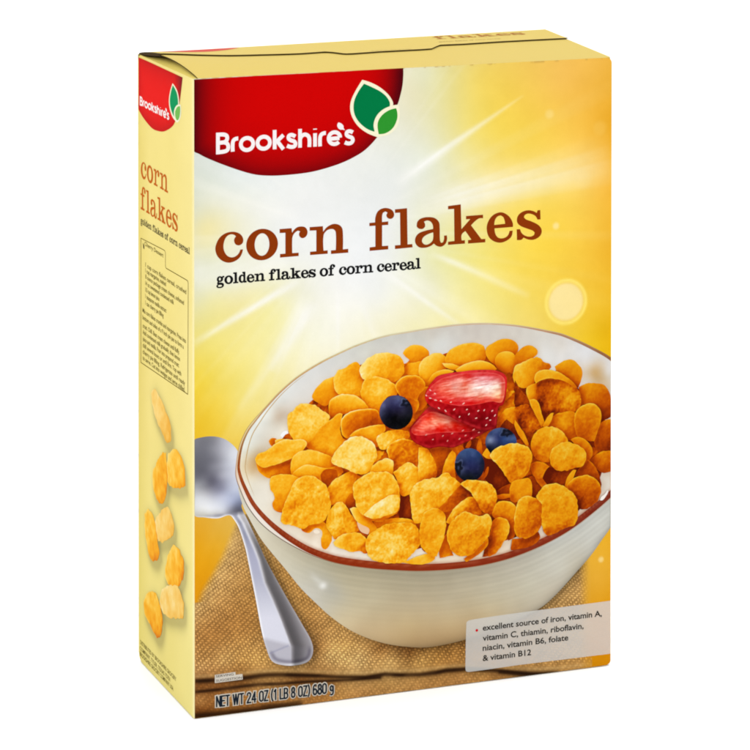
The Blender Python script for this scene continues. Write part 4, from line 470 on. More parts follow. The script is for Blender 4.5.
# quarter round fold strip
V = []; F = []
zs = np.linspace(0, TL - 1.0, 40); an = np.linspace(0, 90, 7)
for z in zs:
    for a in an: V.append((R0 - R0 * math.cos(math.radians(a)), R0 - R0 * math.sin(math.radians(a)) + 0.0, z))
for i in range(len(zs) - 1):
    for j in range(len(an) - 1):
        k = i * len(an) + j
        F.append((k, k + 1, k + 1 + len(an), k + len(an)))
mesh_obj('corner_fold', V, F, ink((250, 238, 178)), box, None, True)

CARD = ink((238, 219, 128)); SHADED_EDGE = ink((70, 54, 28)); KRAFT = ink((176, 150, 96))  # cut board edges, coloured near black to draw the shadow gap at the lid
# back, right and bottom cards
zb = ART['side_c'][0][1] + 0.4
def loft(name, pts, mat):
    return mesh_obj(name, pts, [tuple(range(len(pts)))], mat, box)
loft('back_panel', [(0, D, 4), (4, D, 0), (W + SKEW - 2, D, 0), (W + SKEW, D, 4), (W + SKEW, D, zb), (0, D, zb)], CARD)
loft('right_panel', [(W, 0.1, 2.6), (W, 2.6, 0.05), (W + SKEW, D - .1, 0.05), (W + SKEW, D - .1, zb), (W + .3, 3, TR - .2), (W, 0.1, TR - 3)][::-1], CARD)
loft('bottom_panel', [(1, .2, .1), (W - 2, .2, .1), (W + SKEW - 2, D - .2, .1), (1, D - 3, .1)][::-1], CARD)

# top closure: dust flap, front flap, rear flap --------------------
ZB_L, ZB_R = zb, zb + 0.6
def bulge(x, y):
    t = np.clip(y / D, 0, 1)
    return 4.6 * np.sin(np.pi * t)**0.8 * np.exp(-(np.clip(x, 0, None) / 42.0)**1.3)
def lid(x, y):
    t = np.clip(y / D, 0, 1)
    return (TL + (TR - TL) * x / W) * (1 - t) + (ZB_L + (ZB_R - ZB_L) * x / W) * t + bulge(x, y)
cut = np.array(ART['top_cut'])
cutx, cuty = cut[:, 0], cut[:, 1]
def cut_y(x): return np.interp(x, cutx, cuty)
def left_x(y):  return 2.6 - 2.0 * np.clip(y / D, 0, 1)
def right_x(y): return W + SKEW * y / D
def flap(name, y0f, y1f, lift, thick, nx, ny, mat, rgb=None, edge_mat=None, ymin_round=False, plain_front=False, shade_lip=0.0):
    V = []; F = []; mats = []
    X0 = np.linspace(0, 1, nx); Y0 = np.linspace(0, 1, ny)
    for j in range(ny):
        for i in range(nx):
            xa = X0[i] * W
            y = y0f(xa) + (y1f(xa) - y0f(xa)) * Y0[j]
            x = left_x(y) + (right_x(y) - left_x(y)) * X0[i]
            y = y0f(x) + (y1f(x) - y0f(x)) * Y0[j]
            if ymin_round: y = max(y, 3.0 - math.sqrt(max(0, 9 - max(0, x - (W + .2 - 3.0))**2))) if x > W - 2.8 else y
            z = float(lid(x, y)) + lift(x, y)
            V.append((x, y, z))
    n = nx * ny
    for i_, v in enumerate(V[:n]): V.append((v[0], v[1], v[2] - thick - (shade_lip * math.sin(math.pi * min(1, max(0, (v[1] - 48) / 56.0)))**.7 if i_ % nx == 0 else 0)))
    for j in range(ny - 1):
        for i in range(nx - 1):
            k = j * nx + i
            F.append((k, k + 1, k + 1 + nx, k + nx)); mats.append(0)
            F.append((n + k, n + k + nx, n + k + 1 + nx, n + k + 1)); mats.append(2)
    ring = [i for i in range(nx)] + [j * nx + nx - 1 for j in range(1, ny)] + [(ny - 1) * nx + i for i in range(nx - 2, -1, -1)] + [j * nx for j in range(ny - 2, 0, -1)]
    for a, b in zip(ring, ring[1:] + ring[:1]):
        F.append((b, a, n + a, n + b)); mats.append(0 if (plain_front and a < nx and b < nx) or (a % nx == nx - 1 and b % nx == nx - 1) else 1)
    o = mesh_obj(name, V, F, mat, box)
    o.data.materials.append(edge_mat or SHADED_EDGE); o.data.materials.append(KRAFT)
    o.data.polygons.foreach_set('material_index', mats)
    return o
TOPC = ink((230, 204, 113))
flap('front_flap', lambda x: 0.08, lambda x: float(cut_y(x)) + 14.0, lambda x, y: 0.0, 0.5, 90, 26, TOPC, edge_mat=SHADED_EDGE, ymin_round=True, plain_front=True)
flap('rear_flap', lambda x: float(cut_y(x)), lambda x: D + 5.0 * x / W, lambda x, y: 0.5 + 0.4 * math.exp(-(y - float(cut_y(x))) / 6.0), 0.45, 160, 16, TOPC, edge_mat=SHADED_EDGE, shade_lip=1.5)  # left edge dropped so its dark face paints the gap's shadow
# dust flap: leaves the side's top fold and rises under the lid
V = []; F = []; ny, nx = 40, 10
for j in range(ny):
    t = j / (ny - 1); y = 0.25 + t * (D - 0.5)
    for i in range(nx):
        s = i / (nx - 1)
        z0 = TL + (zb - TL) * (y / D)
        x = 0.02 + 26 * s
        rise = min(1.0, s * 3.2)
        z = z0 + (float(lid(max(x, 2.6), y)) - z0 - 0.75 - 1.5 * min(1, max(0, (t - .30) / .25)) * (1 - max(0, (t - .93) / .07))) * (1 - (1 - rise)**2)
        V.append((x, y, z))
for j in range(ny - 1):
    for i in range(nx - 1):
        k = j * nx + i
        F.append((k, k + 1, k + 1 + nx, k + nx))
mesh_obj('dust_flap', V, F, ink((226, 204, 104)), box, None, True)

def lid_place(x, y, e=0.0):
    z = lid(x, y) + 0.5 + 0.4 * np.exp(-(y - cut_y(x)) / 6.0) + 0.06 + e
    return np.stack([x, y, z], -1)
tb = smooth([(6, 97.4), (8, 86), (13, 80), (22, 77.5), (32, 79), (44, 85), (52, 91), (58, 97.6)], 2.0)
sheet('lid_badge', [tb], ink((220, 84, 74)), box, 0.0, place=lid_place, grid=3.0)
a, b = np.array(ART['top_title'])
slab_text('lid_title', 'flakes', (a[0] + 3, 88.0), (b[0] - 1, 88.0), 7.6, ink((180, 116, 52)), box, 0.02, place=lid_place)
(ls, le), (ms, me_) = ART['top_small']
text_block('lid_subtitle', [('golden flakes of corn cereal', (ls[0], 77.0), (le[0], 77.0), 2.2)], ink((150, 110, 50)), box, 0.02, place=lid_place)
text_block('lid_lettering', [('lift tab to open, insert tab to close', (ms[0], 57.5), (me_[0], 57.5), 1.8)], ink((150, 120, 60)), box, 0.02, place=lid_place)

# ------------------------------------------------------------------ front print
# brand badge
def badge_colour(X, Y):
    c = np.empty(X.shape + (3,)); c[:] = (206, 2, 2)
    P = smooth(ART['badge'], 1.5)
    lower = P[P[:, 1] < top_z(P[:, 0]) - 2.0]
    d = np.full(X.shape, 1e9)
    for p in lower: d = np.minimum(d, np.hypot(X - p[0], Y - p[1]))
    dl = X
    w = 0.62 * np.exp(-(d / 8.5)) + 0.36 * np.exp(-(dl / 8.0)) + 0.62 * np.clip((X - 96) / 26, 0, 1)**1.3 * np.exp(-np.clip(d - 3, 0, None) / 16)
    w = np.clip(w, 0, .9)
    c = c + (np.array([70, 4, 14]) - c) * w[..., None]
    return c
badge_poly = smooth(ART['badge'], 0.8)
badge = sheet('brand_badge', [clip_u(badge_poly, R0, W)], M_INK, box, 0.02, grid=1.6, colour_fn=badge_colour)
CREAM = ink((246, 241, 208))
sheet('leaf_border', [smooth(ART['leaf_a_out'], .6)], CREAM, badge, 0.03)
sheet('large_leaf', [smooth(ART['leaf_a'], .6)], ink((0, 120, 66)), badge, 0.04)
sheet('leaf_border', [smooth(ART['leaf_b_out'], .6)], CREAM, badge, 0.05)
sheet('small_leaf', [smooth(ART['leaf_b'], .6)], ink((46, 148, 46)), badge, 0.06)
V, F = stroke_mesh(ART['brand_strokes'], 2.05, front, 0.03)
tk = smooth(ART['brand_tick'], .4); v, f = fill([tk]); k = len(V)
V += list(front(v[:, 0], v[:, 1], 0.035)); F += [tuple(i + k for i in t) for t in f]
mesh_obj('brand_lettering', V, F, ink((246, 240, 240)), badge)

# title
TITLE = ink((140, 54, 8)); BLACK = ink((22, 22, 24))
V = []; F = []
for ch, loops in ART['glyphs'].items():
    v, f = fill([smooth(np.array(l), 0.5, 50) for l in loops]); k = len(V)
    V += list(front(v[:, 0], v[:, 1], 0.02)); F += [tuple(i + k for i in t) for t in f]
mesh_obj('title_lettering', V, F, TITLE, box)
s0, s1 = ART['sub']
slab_text('subtitle_lettering', 'golden flakes of corn cereal', s0, (s1[0], s0[1]), 4.05, BLACK, box, 0.02, track=0.06, space=0.50, bold=0.038)

# napkin ----------------------------------------------------------
body_poly = smooth(ART['bowl_body'], 2.0)
spoon_poly = smooth(ART['spoon'], 1.2, 70)
def napkin_colour(X, Y):
    c = rbf(ART['napkin_s'], X, Y, 3.0)
    c = c + (np.array([188, 145, 88]) - c) * (0.48 * np.clip((Y - 26) / 8, 0, 1))[..., None]
    # woven threads: two crossing sets that swing with the cloth
    wy = 2.0 * np.sin(X / 31.0) + 0.8 * np.sin(X / 15.0 + Y / 23.0) + vnoise(X, Y, 12, 4) * 1.2
    far = np.clip((Y - 20) / 90, 0, 1)
    pu = 1.62 - 0.30 * far; pv = 1.36 - 0.35 * far
    a = (X + .34 * (Y + wy)) / 1.50
    b = ((Y + wy) + .10 * X) / (1.30 - .28 * far)
    par = (np.floor(a) + np.floor(b)) % 2
    fa = np.abs(np.sin(np.pi * a)); fb = np.abs(np.sin(np.pi * b))
    over = np.where(par > 0, fb**.7 * (0.62 + .38 * fa), fa**.9 * (0.34 + .22 * fb))
    t = (over - 0.50)
    blurf = np.clip((Y - 78) / 30, 0, 1)               # far edge of the cloth is out of focus
    edge = dist_poly(np.array(ART['fold_edge']), X, Y, False)
    soft = 1 - 0.75 * np.exp(-(edge / 3.0)**2)
    amp = 0.68 * (1 - 0.65 * blurf) * soft
    under = Y < np.interp(X, [p[0] for p in ART['fold_edge']], [p[1] for p in ART['fold_edge']]) - 1
    amp = np.where(under, amp * 0.45, amp)
    k = 1 + amp * t + 0.16 * vnoise(X, Y, 1.1, 8) + 0.10 * vnoise(X, Y, 4.5, 9)
    for L, hw, s in ART['folds']:
        s = s * .76
        d = dist_poly(np.array(L), X, Y, False)
        w = s * np.clip(1 + .5 * vnoise(X, Y, 6.0, 17), .5, 1.1) * np.exp(-(d / (hw * (1.0 + .5 * vnoise(X, 0 * Y, 14.0, 18))))**2.2)
        w = np.clip(w + s * .28 * np.exp(-(d / (hw * 2.6))**2), 0, .95)
        c = c + (np.array([38, 20, 8]) - c) * w[..., None]
        k = 1 + (k - 1) * (1 - w)
    d = dist_poly(np.array(ART['fold_edge']), X, Y, False)
    c = c + (np.array([226, 190, 126]) - c) * (0.35 * np.exp(-(d / 1.0)**2))[..., None]
    # cast tone by bowl and spoon in the printed picture
    d = np.where(inside(body_poly, X, Y), 0, dist_poly(body_poly[::3], X, Y))
    c = c * (1 - 0.38 * np.exp(-d / 2.6) * np.clip((X - 60) / 60, .10, 1))[..., None]
    d = np.where(inside(spoon_poly, X - 1.8, Y + .5), 0, dist_poly(spoon_poly[::3], X - 1.8, Y + .5))
    c = c * (1 - 0.30 * np.exp(-d / 2.0))[..., None]
    c = c * np.stack([k, k - (1 - k) * .10, k - (1 - k) * .22], -1)
    # the cloth's far and right-hand borders melt into the golden backdrop
    g = np.clip((X - 217.5) / 6.0, 0, 1) * np.clip((Y - 2) / 6, .4, 1)
    L = np.array(ART['napkin'][1:8]); d = dist_poly(L, X, Y, False)
    g = np.maximum(g, np.exp(-(d / 2.2)**1.5) * (Y > 60))
    sel = g > .01
    if sel.any():
        bgc = rbf(ART['bg_s'], X[sel], Y[sel], 6.0)
        c[sel] = c[sel] + (bgc - c[sel]) * g[sel][:, None]
    return np.clip(c, 0, 255)
nap = smooth(ART['napkin'], 1.5)
nap = clip_u(nap, R0 + .02, W - .05); nap[:, 1] = np.maximum(nap[:, 1], 0.05)
napkin = sheet('napkin_picture', [nap], M_INK, box, 0.01, grid=0.42, colour_fn=napkin_colour)

# spoon -----------------------------------------------------------
ridge = np.array(ART['spoon_ridge']); NECK = ART['spoon_neck_y']
def spoon_colour(X, Y):
    bowl = rbf(ART['spoon_s'], X, Y, 2.5)
    bowl += (vnoise(X, Y, 5, 3) * 10)[..., None]
    # handle : two long facets either side of the ridge
    rx = np.interp(Y, ridge[::-1, 1], ridge[::-1, 0])
    t = np.clip((NECK - Y) / (NECK - 28), 0, 1)
    dl = X - rx
    left = np.array([122, 126, 160]) + (np.array([216, 217, 238]) - np.array([122, 126, 160])) * np.clip(t * 1.35, 0, 1)[..., None]
    left = left + (np.array([176, 178, 216]) - left) * (0.6 * np.exp(-((t - .33) / .16)**2))[..., None]
    right = np.array([176, 172, 176]) + (np.array([146, 138, 142]) - np.array([176, 172, 176])) * np.clip(t * 1.2, 0, 1)[..., None]
    right = right + (np.array([172, 166, 176]) - right) * np.clip(dl / 11.0, 0, 1)[..., None] * .8
    m = np.clip(dl / 0.8 + .5, 0, 1)[..., None]
    h = left * (1 - m) + right * m
    h = h + (np.array([236, 236, 246]) - h) * (0.75 * np.exp(-(dl / 0.75)**2) * np.clip(1.1 - t, .25, 1))[..., None]
    up = np.clip((t - 0.0) / .16, 0, 1)
    h = h + (np.array([226, 228, 240]) - h) * ((1 - up) * .40 * (vnoise(X, Y, 2.4, 6) + .75))[..., None]
    d = dist_poly(spoon_poly, X, Y)
    lf = (dl < 0)
    h = h + (np.array([250, 250, 255]) - h) * (np.where(lf, .95, .25) * np.exp(-(d / .75)**2))[..., None]
    tip = np.clip((36.5 - Y) / 9.0, 0, 1)
    q = np.clip((35.0 - Y - 0.35 * (X - 48)) / 2.4, 0, 1)
    h = h + (np.array([164, 158, 172]) - h) * (q * .5)[..., None]
    h = h + (np.array([92, 84, 112]) - h) * (0.45 * np.exp(-((d - 2.0) / 1.1)**2) * np.clip((31.0 - Y) / 3, 0, 1))[..., None]
    h = h + (np.array([245, 245, 252]) - h) * (0.8 * np.exp(-((d - .6) / .6)**2) * np.clip((30.0 - Y) / 2, 0, 1) * np.exp(-((X - 56) / 6)**2))[..., None]
    h = h + (np.array([120, 122, 180]) - h) * (0.35 * np.exp(-((Y - 30.6 + 0.28 * (47 - X)) / .45)**2) * ((X > 41.5) & (X < 52)))[..., None]
    w = np.clip((NECK + 1.5 - Y) / 2.5, 0, 1)[..., None]
    right_shade = np.clip(dl / 2.0, 0, 1) * np.clip((NECK - 6 - Y) / 12, 0, 1)
    h = h * (1 - .30 * right_shade * np.exp(-((dl - 3.0) / 5.0)**2))[..., None]
    o = bowl * (1 - w) + h * w
    g = o.mean(-1, keepdims=True)
    o = g + (o - g) * .55
    o = 128 + (o - 128) * 1.16 - 10                       # crisper metal contrast
    refl = vnoise(X * .35, Y * 1.1, 3.0, 14) * 9 * np.exp(-((Y - NECK - 16) / 16)**2)
    return np.clip(o + refl[..., None], 0, 255)
sp = clip_u(spoon_poly, R0 + .02, W)
sheet('spoon_picture', [sp], M_INK, box, 0.03, grid=0.5, colour_fn=spoon_colour)

# bowl ------------------------------------------------------------
band_out = smooth(ART['band_out'], 1.5); band_in = smooth(ART['band_in'], 1.5)
UM = W - .05
def body_colour(X, Y):
    c = (rbf(ART['body_s'], X, Y, 5.0) + np.array([2, 0, -5])) * .99
    d = dist_poly(band_out[::2], X, Y)
    k = np.clip(1 - d / 34.0, 0, 1)
    line = np.sin(d / 1.28 * 2 * np.pi / 2.1 + vnoise(X, Y, 30, 2) * 3) + .6 * np.sin(d * 1.1 + 1.3)
    c = c * (1 + 0.026 * k * line * np.clip((X - 40) / 40, .2, 1))[..., None]
    c = c * (1 - 0.10 * np.exp(-d / 3.0))[..., None]
    d = dist_poly(body_poly[::2], X, Y)
    c = c * (1 - 0.22 * np.exp(-d / 2.0) * np.clip((X - 80) / 50, 0, 1))[..., None]
    def spot(px, py, rx, ry, colr, s, rot=0.0):
        nonlocal c
        dx, dy = X - px, Y - py
        a = dx * math.cos(rot) + dy * math.sin(rot); b = -dx * math.sin(rot) + dy * math.cos(rot)
        c = c + (np.array(colr) - c) * (s * np.exp(-((a / rx)**2 + (b / ry)**2)))[..., None]
    spot(74.5, 59.5, 11, 5.2, (178, 178, 170), .55, -.75)
    spot(70.8, 61.2, 2.0, 1.8, (248, 248, 244), .8)
    spot(67.5, 64.5, 5, 1.6, (230, 230, 224), .4, -.8)
    spot(204, 75, 10, 5, (216, 220, 220), .5, .4)
    c = c + (vnoise(X, Y, 6, 5) * 5)[..., None]
    return np.clip(c, 0, 255)
bowl = sheet('bowl_picture', [clip_u(body_poly, R0, UM)], M_INK, box, 0.04, grid=0.9, colour_fn=body_colour)
CF = lambda key, c=4.0, nz=0.0: (lambda X, Y: np.clip(rbf(ART[key], X, Y, c) + (vnoise(X, Y, 3, 7) * nz)[..., None], 0, 255))
sheet('bowl_lip', [clip_u(smooth(ART['bowl_lip'], 1.2), R0, UM)], M_INK, bowl, 0.05, grid=2.5, colour_fn=CF('lip_s'))
sheet('bowl_lip', [clip_u(smooth(ART['bowl_lip_in'], 1.2), R0, UM)], M_INK, bowl, 0.06, grid=2.5, colour_fn=CF('lip2_s'))
def rim_colour(X, Y):
    c = rbf(ART['rim_s'], X, Y, 4.0)
    d = dist_poly(band_in[::2], X, Y)
    c = c + (np.array([200, 120, 80]) - c) * (0.35 * np.exp(-((d - .9) / .45)**2))[..., None]
    return np.clip(c + (vnoise(X, Y, 4, 9) * 10)[..., None], 0, 255)
sheet('rim_band', [clip_u(band_out, R0, UM)], M_INK, bowl, 0.07, grid=1.2, colour_fn=rim_colour)
def inner_colour(X, Y):
    c = rbf(ART['inner_s'], X, Y, 3.0) + np.array([3, 0, -8])
    dm = np.full(X.shape, 99.0)
    for kind, pts, par in ART['stack']:
        if kind != 'flake': continue
        P = np.array(pts); xs, ys = X - .8, Y + 1.4
        near = (X > P[:, 0].min() - 9) & (X < P[:, 0].max() + 9) & (Y > P[:, 1].min() - 9) & (Y < P[:, 1].max() + 9)
        if near.any(): dm[near] = np.minimum(dm[near], np.where(inside(P, xs[near], ys[near]), 0, dist_poly(P, xs[near], ys[near])))
    w = 0.24 * np.exp(-(dm / 2.4)**1.2) * (0.6 + .8 * (vnoise(X, Y, 7, 6) + .5))
    c = c + (np.array([190, 152, 112]) - c) * w[..., None]
    d = dist_poly(band_in[::2], X, Y)
    front_edge = np.clip((128 - Y) / 40, 0, 1) * np.clip((X - 45) / 20, 0, 1)
    c = c + (np.array([170, 110, 80]) - c) * (0.55 * np.exp(-(d / .9)**2) * front_edge)[..., None]
    return np.clip(c + (vnoise(X, Y, 3.5, 3) * 7)[..., None], 0, 255)
sheet('milk', [clip_u(band_in, R0, UM)], M_INK, bowl, 0.08, grid=1.0, colour_fn=inner_colour)
v0 = [clip_u(smooth(ART['crease_out'], 1.2), R0, UM), clip_u(smooth(ART['crease_in'], 1.2), R0, UM)]
left = [np.array([p for p in smooth(ART['crease_out'], 1.2)]), np.array([p for p in smooth(ART['crease_in'], 1.2)])]
sel = (left[0][:, 0] < 62) & (left[0][:, 1] > 112)
i0 = np.where(sel)[0]
if len(i0):
    a, b = left[0], left[1]
    n = min(len(a), len(b))
    brk = np.where(np.diff(i0) > 1)[0]
    run = np.concatenate([i0[brk[0] + 1:], i0[:brk[0] + 1]]) if len(brk) else i0
    A = a[run]
    nb = np.array([b[np.argmin(np.hypot(*(b - p).T))] for p in A])
    V = []; F = []
    for p, q in zip(A, nb):
        q = p + (q - p) / max(np.hypot(*(q - p)), 1e-6) * .5 * math.sin(math.pi * (len(V) / 2 + .5) / len(A))**.6
        V += [front(p[0], p[1], 0.09), front(q[0], q[1], 0.09)]
    for i in range(len(A) - 1): F.append((2*i, 2*i+1, 2*i+3, 2*i+2))
    mesh_obj('wall_crease', V, F, ink((196, 164, 112)), bowl)

# flakes and fruit -------------------------------------------------
RAMP_T = np.array([0, .12, .24, .36, .46, .56, .66, .76, .88, 1.0])
RAMP_C = np.array([(100, 24, 6), (146, 48, 6), (188, 74, 4), (218, 104, 4), (236, 139, 8), (248, 164, 16), (252, 186, 40), (254, 206, 82), (255, 223, 122), (255, 240, 178)], float)
def ramp(t, tab=RAMP_C):
    t = np.clip(t, 0, 1)
    return np.stack([np.interp(t, RAMP_T, tab[:, k]) for k in range(3)], -1)
PALE_C = np.array([(120, 60, 20), (150, 80, 22), (184, 104, 24), (210, 134, 34), (228, 158, 48), (238, 174, 62), (243, 186, 78), (246, 198, 98), (249, 212, 124), (252, 228, 160)], float)

items = []
for kind, pts, par in ART['stack']:
    P = smooth(np.array(pts), 0.55 if kind != 'pile' else 1.0, 78)
    if kind == 'pile': P = P.mean(0) + (P - P.mean(0)) * .94
    if kind == 'flake':
        s = rng.integers(0, 99)
        nrm = P - P.mean(0); ln = np.hypot(nrm[:, 0], nrm[:, 1])[:, None] + 1e-6
        P = P + nrm / ln * (0.42 + vnoise(P[:, 0], P[:, 1], 1.5, s) * 0.7 * min(1.0, par[5]))[:, None]
    P = clip_u(P, R0, UM)
    items.append([kind, P, par, P.min(0), P.max(0), 0])
for i, it in enumerate(items):                     # stacking order, as shallow as it can be
    lv = 0
    for jt in items[:i]:
        if (jt[3] < it[4] + .2).all() and (jt[4] > it[3] - .2).all(): lv = max(lv, jt[5] + 1)
    it[5] = lv

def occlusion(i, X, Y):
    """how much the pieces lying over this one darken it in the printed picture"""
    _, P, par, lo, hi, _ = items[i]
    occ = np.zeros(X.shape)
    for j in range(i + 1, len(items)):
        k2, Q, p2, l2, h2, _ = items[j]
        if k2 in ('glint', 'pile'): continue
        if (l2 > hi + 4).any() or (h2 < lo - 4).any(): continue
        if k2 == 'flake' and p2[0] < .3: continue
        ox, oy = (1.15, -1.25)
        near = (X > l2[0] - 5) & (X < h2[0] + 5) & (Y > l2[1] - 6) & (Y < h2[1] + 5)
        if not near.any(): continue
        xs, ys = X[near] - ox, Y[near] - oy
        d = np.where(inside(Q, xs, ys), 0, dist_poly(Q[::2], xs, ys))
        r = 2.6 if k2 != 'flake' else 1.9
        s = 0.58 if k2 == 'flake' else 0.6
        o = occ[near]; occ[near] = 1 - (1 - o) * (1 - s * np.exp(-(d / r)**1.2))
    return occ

def flake_tone(P, par, X, Y, seed):
    b, gx, gy, cv, rim, n = par
    n = n if n < 1.2 else 1.2 + (n - 1.2) * .4
    gx += rng.normal(0, .06); gy += rng.normal(-.02, .05); cv += rng.normal(0, .06) * min(1, n); rim *= 1.5
    lo, hi = P.min(0), P.max(0); c = (lo + hi) / 2; h = (hi - lo) / 2 + 1e-6
    px, py = (X - c[0]) / h[0], -(Y - c[1]) / h[1]
    r2 = px * px + py * py
    d = dist_poly(P[::2], X, Y)
    t = b + gx * px + gy * py + cv * (r2 - .5)
    lit = np.clip(0.60 - 0.55 * py - 0.25 * px, 0.15, 1.2)
    t = t + rim * lit * np.exp(-(d / .62)**1.5) 
    # folds and blisters of the toasted surface, lit from the upper left
    e = 0.38
    ang = rng.uniform(0, 6.28); ca, sa = math.cos(ang), math.sin(ang)
    xr, yr = X * ca + Y * sa, -X * sa + Y * ca
    def hgt(x, y): return vnoise(x, y * .55, 7.0, seed) * 6.0 + vnoise(x, y, 3.2, seed + 1) * 1.9 + vnoise(x, y, 1.35, seed + 2) * 0.50 + vnoise(x, y, .75, seed + 3) * .22
    def rot(x, y): return x * ca + y * sa, -x * sa + y * ca
    x1, y1 = rot(X - e * .6, Y + e * .8); x2, y2 = rot(X + e * .6, Y - e * .8)
    emb = hgt(x2, y2) - hgt(x1, y1)
    t = t - np.clip(emb, -.9, .9) * 0.145 * n
    wx = X + 2.2 * vnoise(X, Y, 4.0, seed + 7); wy = Y + 2.2 * vnoise(X, Y, 4.0, seed + 8)
    ridge = 1 - np.abs(2 * vnoise(wx * ca + wy * sa, (-wx * sa + wy * ca) * .6, 4.6, seed + 9)) * 1.6
    t = t + 0.07 * n * (np.clip(ridge, 0, 1)**5 - .22)
    t = t + 0.065 * n * vnoise(X, Y, 2.2, seed + 5) + 0.12 * n * vnoise(X, Y, .85, seed + 6)
    return t

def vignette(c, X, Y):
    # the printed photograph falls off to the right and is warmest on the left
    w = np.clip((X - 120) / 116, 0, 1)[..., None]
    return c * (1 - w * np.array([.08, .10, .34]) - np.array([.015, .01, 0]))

def berry_rgb(key, X, Y): return rbf(ART[key + '_s'], X, Y, 0.5, 0.12)
tick_count = 0
for i, (kind, P, par, lo, hi, lv) in enumerate(items):
    e = 0.10 + 0.012 * lv
    v, f = fill([P], 0.38 if kind != 'pile' else 0.5)
    X, Y = v[:, 0], v[:, 1]
    if kind in ('flake', 'pile'):
        t = flake_tone(P, par, X, Y, i * 3 % 90)
        if kind == 'pile':                       # more flakes, crowded in the shade between the nearer ones
            sd = np.stack([rng.uniform(X.min(), X.max(), 420), rng.uniform(Y.min(), Y.max(), 420)], 1)
            d1 = np.full(X.shape, 1e9); d2 = d1.copy(); id_ = np.zeros(X.shape, int)
            for q, (a_, b_) in enumerate(sd):
                d = np.hypot(X - a_, (Y - b_) * 1.25)
                new = d < d1
                d2 = np.where(new, d1, np.minimum(d2, d)); id_[new] = q; d1 = np.where(new, d, d1)
            tone = rng.uniform(-.06, .22, 420); ga = rng.uniform(-.05, .05, (420, 2))
            t = t + tone[id_] + ga[id_, 0] * (X - sd[id_, 0]) + ga[id_, 1] * (Y - sd[id_, 1]) - .14 * np.exp(-(d2 - d1) / .5)
        oc = occlusion(i, X, Y)
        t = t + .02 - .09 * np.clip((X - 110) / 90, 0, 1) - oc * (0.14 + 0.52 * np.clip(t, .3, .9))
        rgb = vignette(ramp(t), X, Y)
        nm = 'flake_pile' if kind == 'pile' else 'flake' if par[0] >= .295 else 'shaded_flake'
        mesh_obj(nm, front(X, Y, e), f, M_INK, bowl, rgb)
    elif kind == 'glint':
        rgb = np.tile(np.array(par, float), (len(v), 1))
        mesh_obj('milk_glint', front(X, Y, e), f, M_INK, bowl, rgb)
    elif kind == 'blueberry':
        rgb = berry_rgb(par, X, Y) * (.80 if par == 'b1' else .86) + (vnoise(X, Y, 1.0, 3) * 9)[:, None] + (vnoise(X, Y, 2.6, 8) * 10)[:, None]
        cx_, cy_, ra, rb_ = ART['crown_' + par]
        dc = np.hypot((X - cx_) / ra, (Y - cy_) / rb_); th = np.arctan2(Y - cy_, X - cx_)
        star = dc / (1 + .22 * np.cos(5 * th + 1))
        rgb = rgb + (np.array([10, 11, 18]) - rgb) * (.92 * np.clip(1.35 - star, 0, 1)**.6)[:, None]
        rgb = rgb + (np.array([104, 118, 160]) - rgb) * (.55 * np.exp(-((star - 1.32) / .16)**2) * np.clip(.6 + .6 * np.cos(th - 2.0), .1, 1))[:, None]
        rgb = rgb + (np.array([70, 80, 116]) - rgb) * (.6 * np.exp(-(star / .45)**2))[:, None]
        rgb = rgb + (np.array([126, 142, 190]) - rgb) * (.30 * np.clip(vnoise(X, Y, 3.4, 21) * 2.2, 0, 1) * (rgb.mean(1) > 44))[:, None]
        oc = occlusion(i, X, Y); rgb = np.clip(rgb * (1 - .7 * oc)[:, None], 6, 255)
        mesh_obj('blueberry', front(X, Y, e), f, M_INK, bowl, rgb)
    else:
        rgb = rbf(ART[par + '_s'], X, Y, 0.6, 0.15)
        if par == 'sa':      # pale streaks that run out from the core
            st = vnoise(X * .30 + Y * .12, Y * 1.7 - X * .15, 1.0, 4) * 1.3 + vnoise(X * .5, Y * 2.6 - X * .25, 1.0, 8) * .8
        else:
            st = vnoise(X * .5 - Y * .9, Y * .9 + X * .42, 1.2, 6)
        rgb = rgb * (1 + 0.16 * st)[:, None] + (vnoise(X, Y, .9, 2) * 16)[:, None]
        oc = occlusion(i, X, Y); rgb = np.clip(rgb * (1 - .75 * oc[:, None] * np.array([.7, 1, 1])), 4, 255)
        dedge = dist_poly(P[::2], X, Y)
        skin = np.array([200, 14, 20]) + (np.array([132, 6, 16]) - np.array([200, 14, 20])) * np.clip((P[:, 1].mean() - Y + 2) / 14, 0, 1)[:, None]
        skin = skin + (np.array([214, 66, 70]) - skin) * (np.clip((Y - P[:, 1].mean() - 6) / 6, 0, 1) * .55)[:, None]
        skin = skin + (vnoise(X, Y, 1.6, 12) * 46)[:, None] * np.array([1, .5, .5]) + (np.array([226, 60, 56]) - skin) * (.35 * np.exp(-((dedge - .8) / .6)**2))[:, None]
        skin = np.clip(skin * (1 - .6 * oc[:, None]), 4, 255)
        fruit = mesh_obj('strawberry_slice', front(X, Y, e), f, M_INK, bowl, skin)
        FP = smooth(np.array(ART['face_' + par[1]]), .5, 78)
        fv, ff = fill([FP], .38); X, Y = fv[:, 0], fv[:, 1]
        rgb = rbf(ART[par + '_s'], X, Y, 0.6, 0.15)
        fl_ = 1.0 if par == 'sa' else .8
        st = vnoise(X * .22 + Y * .10, Y * 1.5 - X * .12, 1.0, 4) * 1.4 + vnoise(X * .5, Y * 2.4 - X * .25, 1.0, 8) * .8 if par == 'sa' else vnoise(X * .4 - Y * .5, Y * 1.3 + X * .34, 1.0, 6) * 1.3
        rgb = rgb + (st * 62)[:, None] * np.array([.35, 1, 1]) + (vnoise(X, Y, .8, 2) * 18)[:, None]
        rgb = rgb * 1.05 + np.array([6, 4, 4])
        de = dist_poly(FP[::2], X, Y)
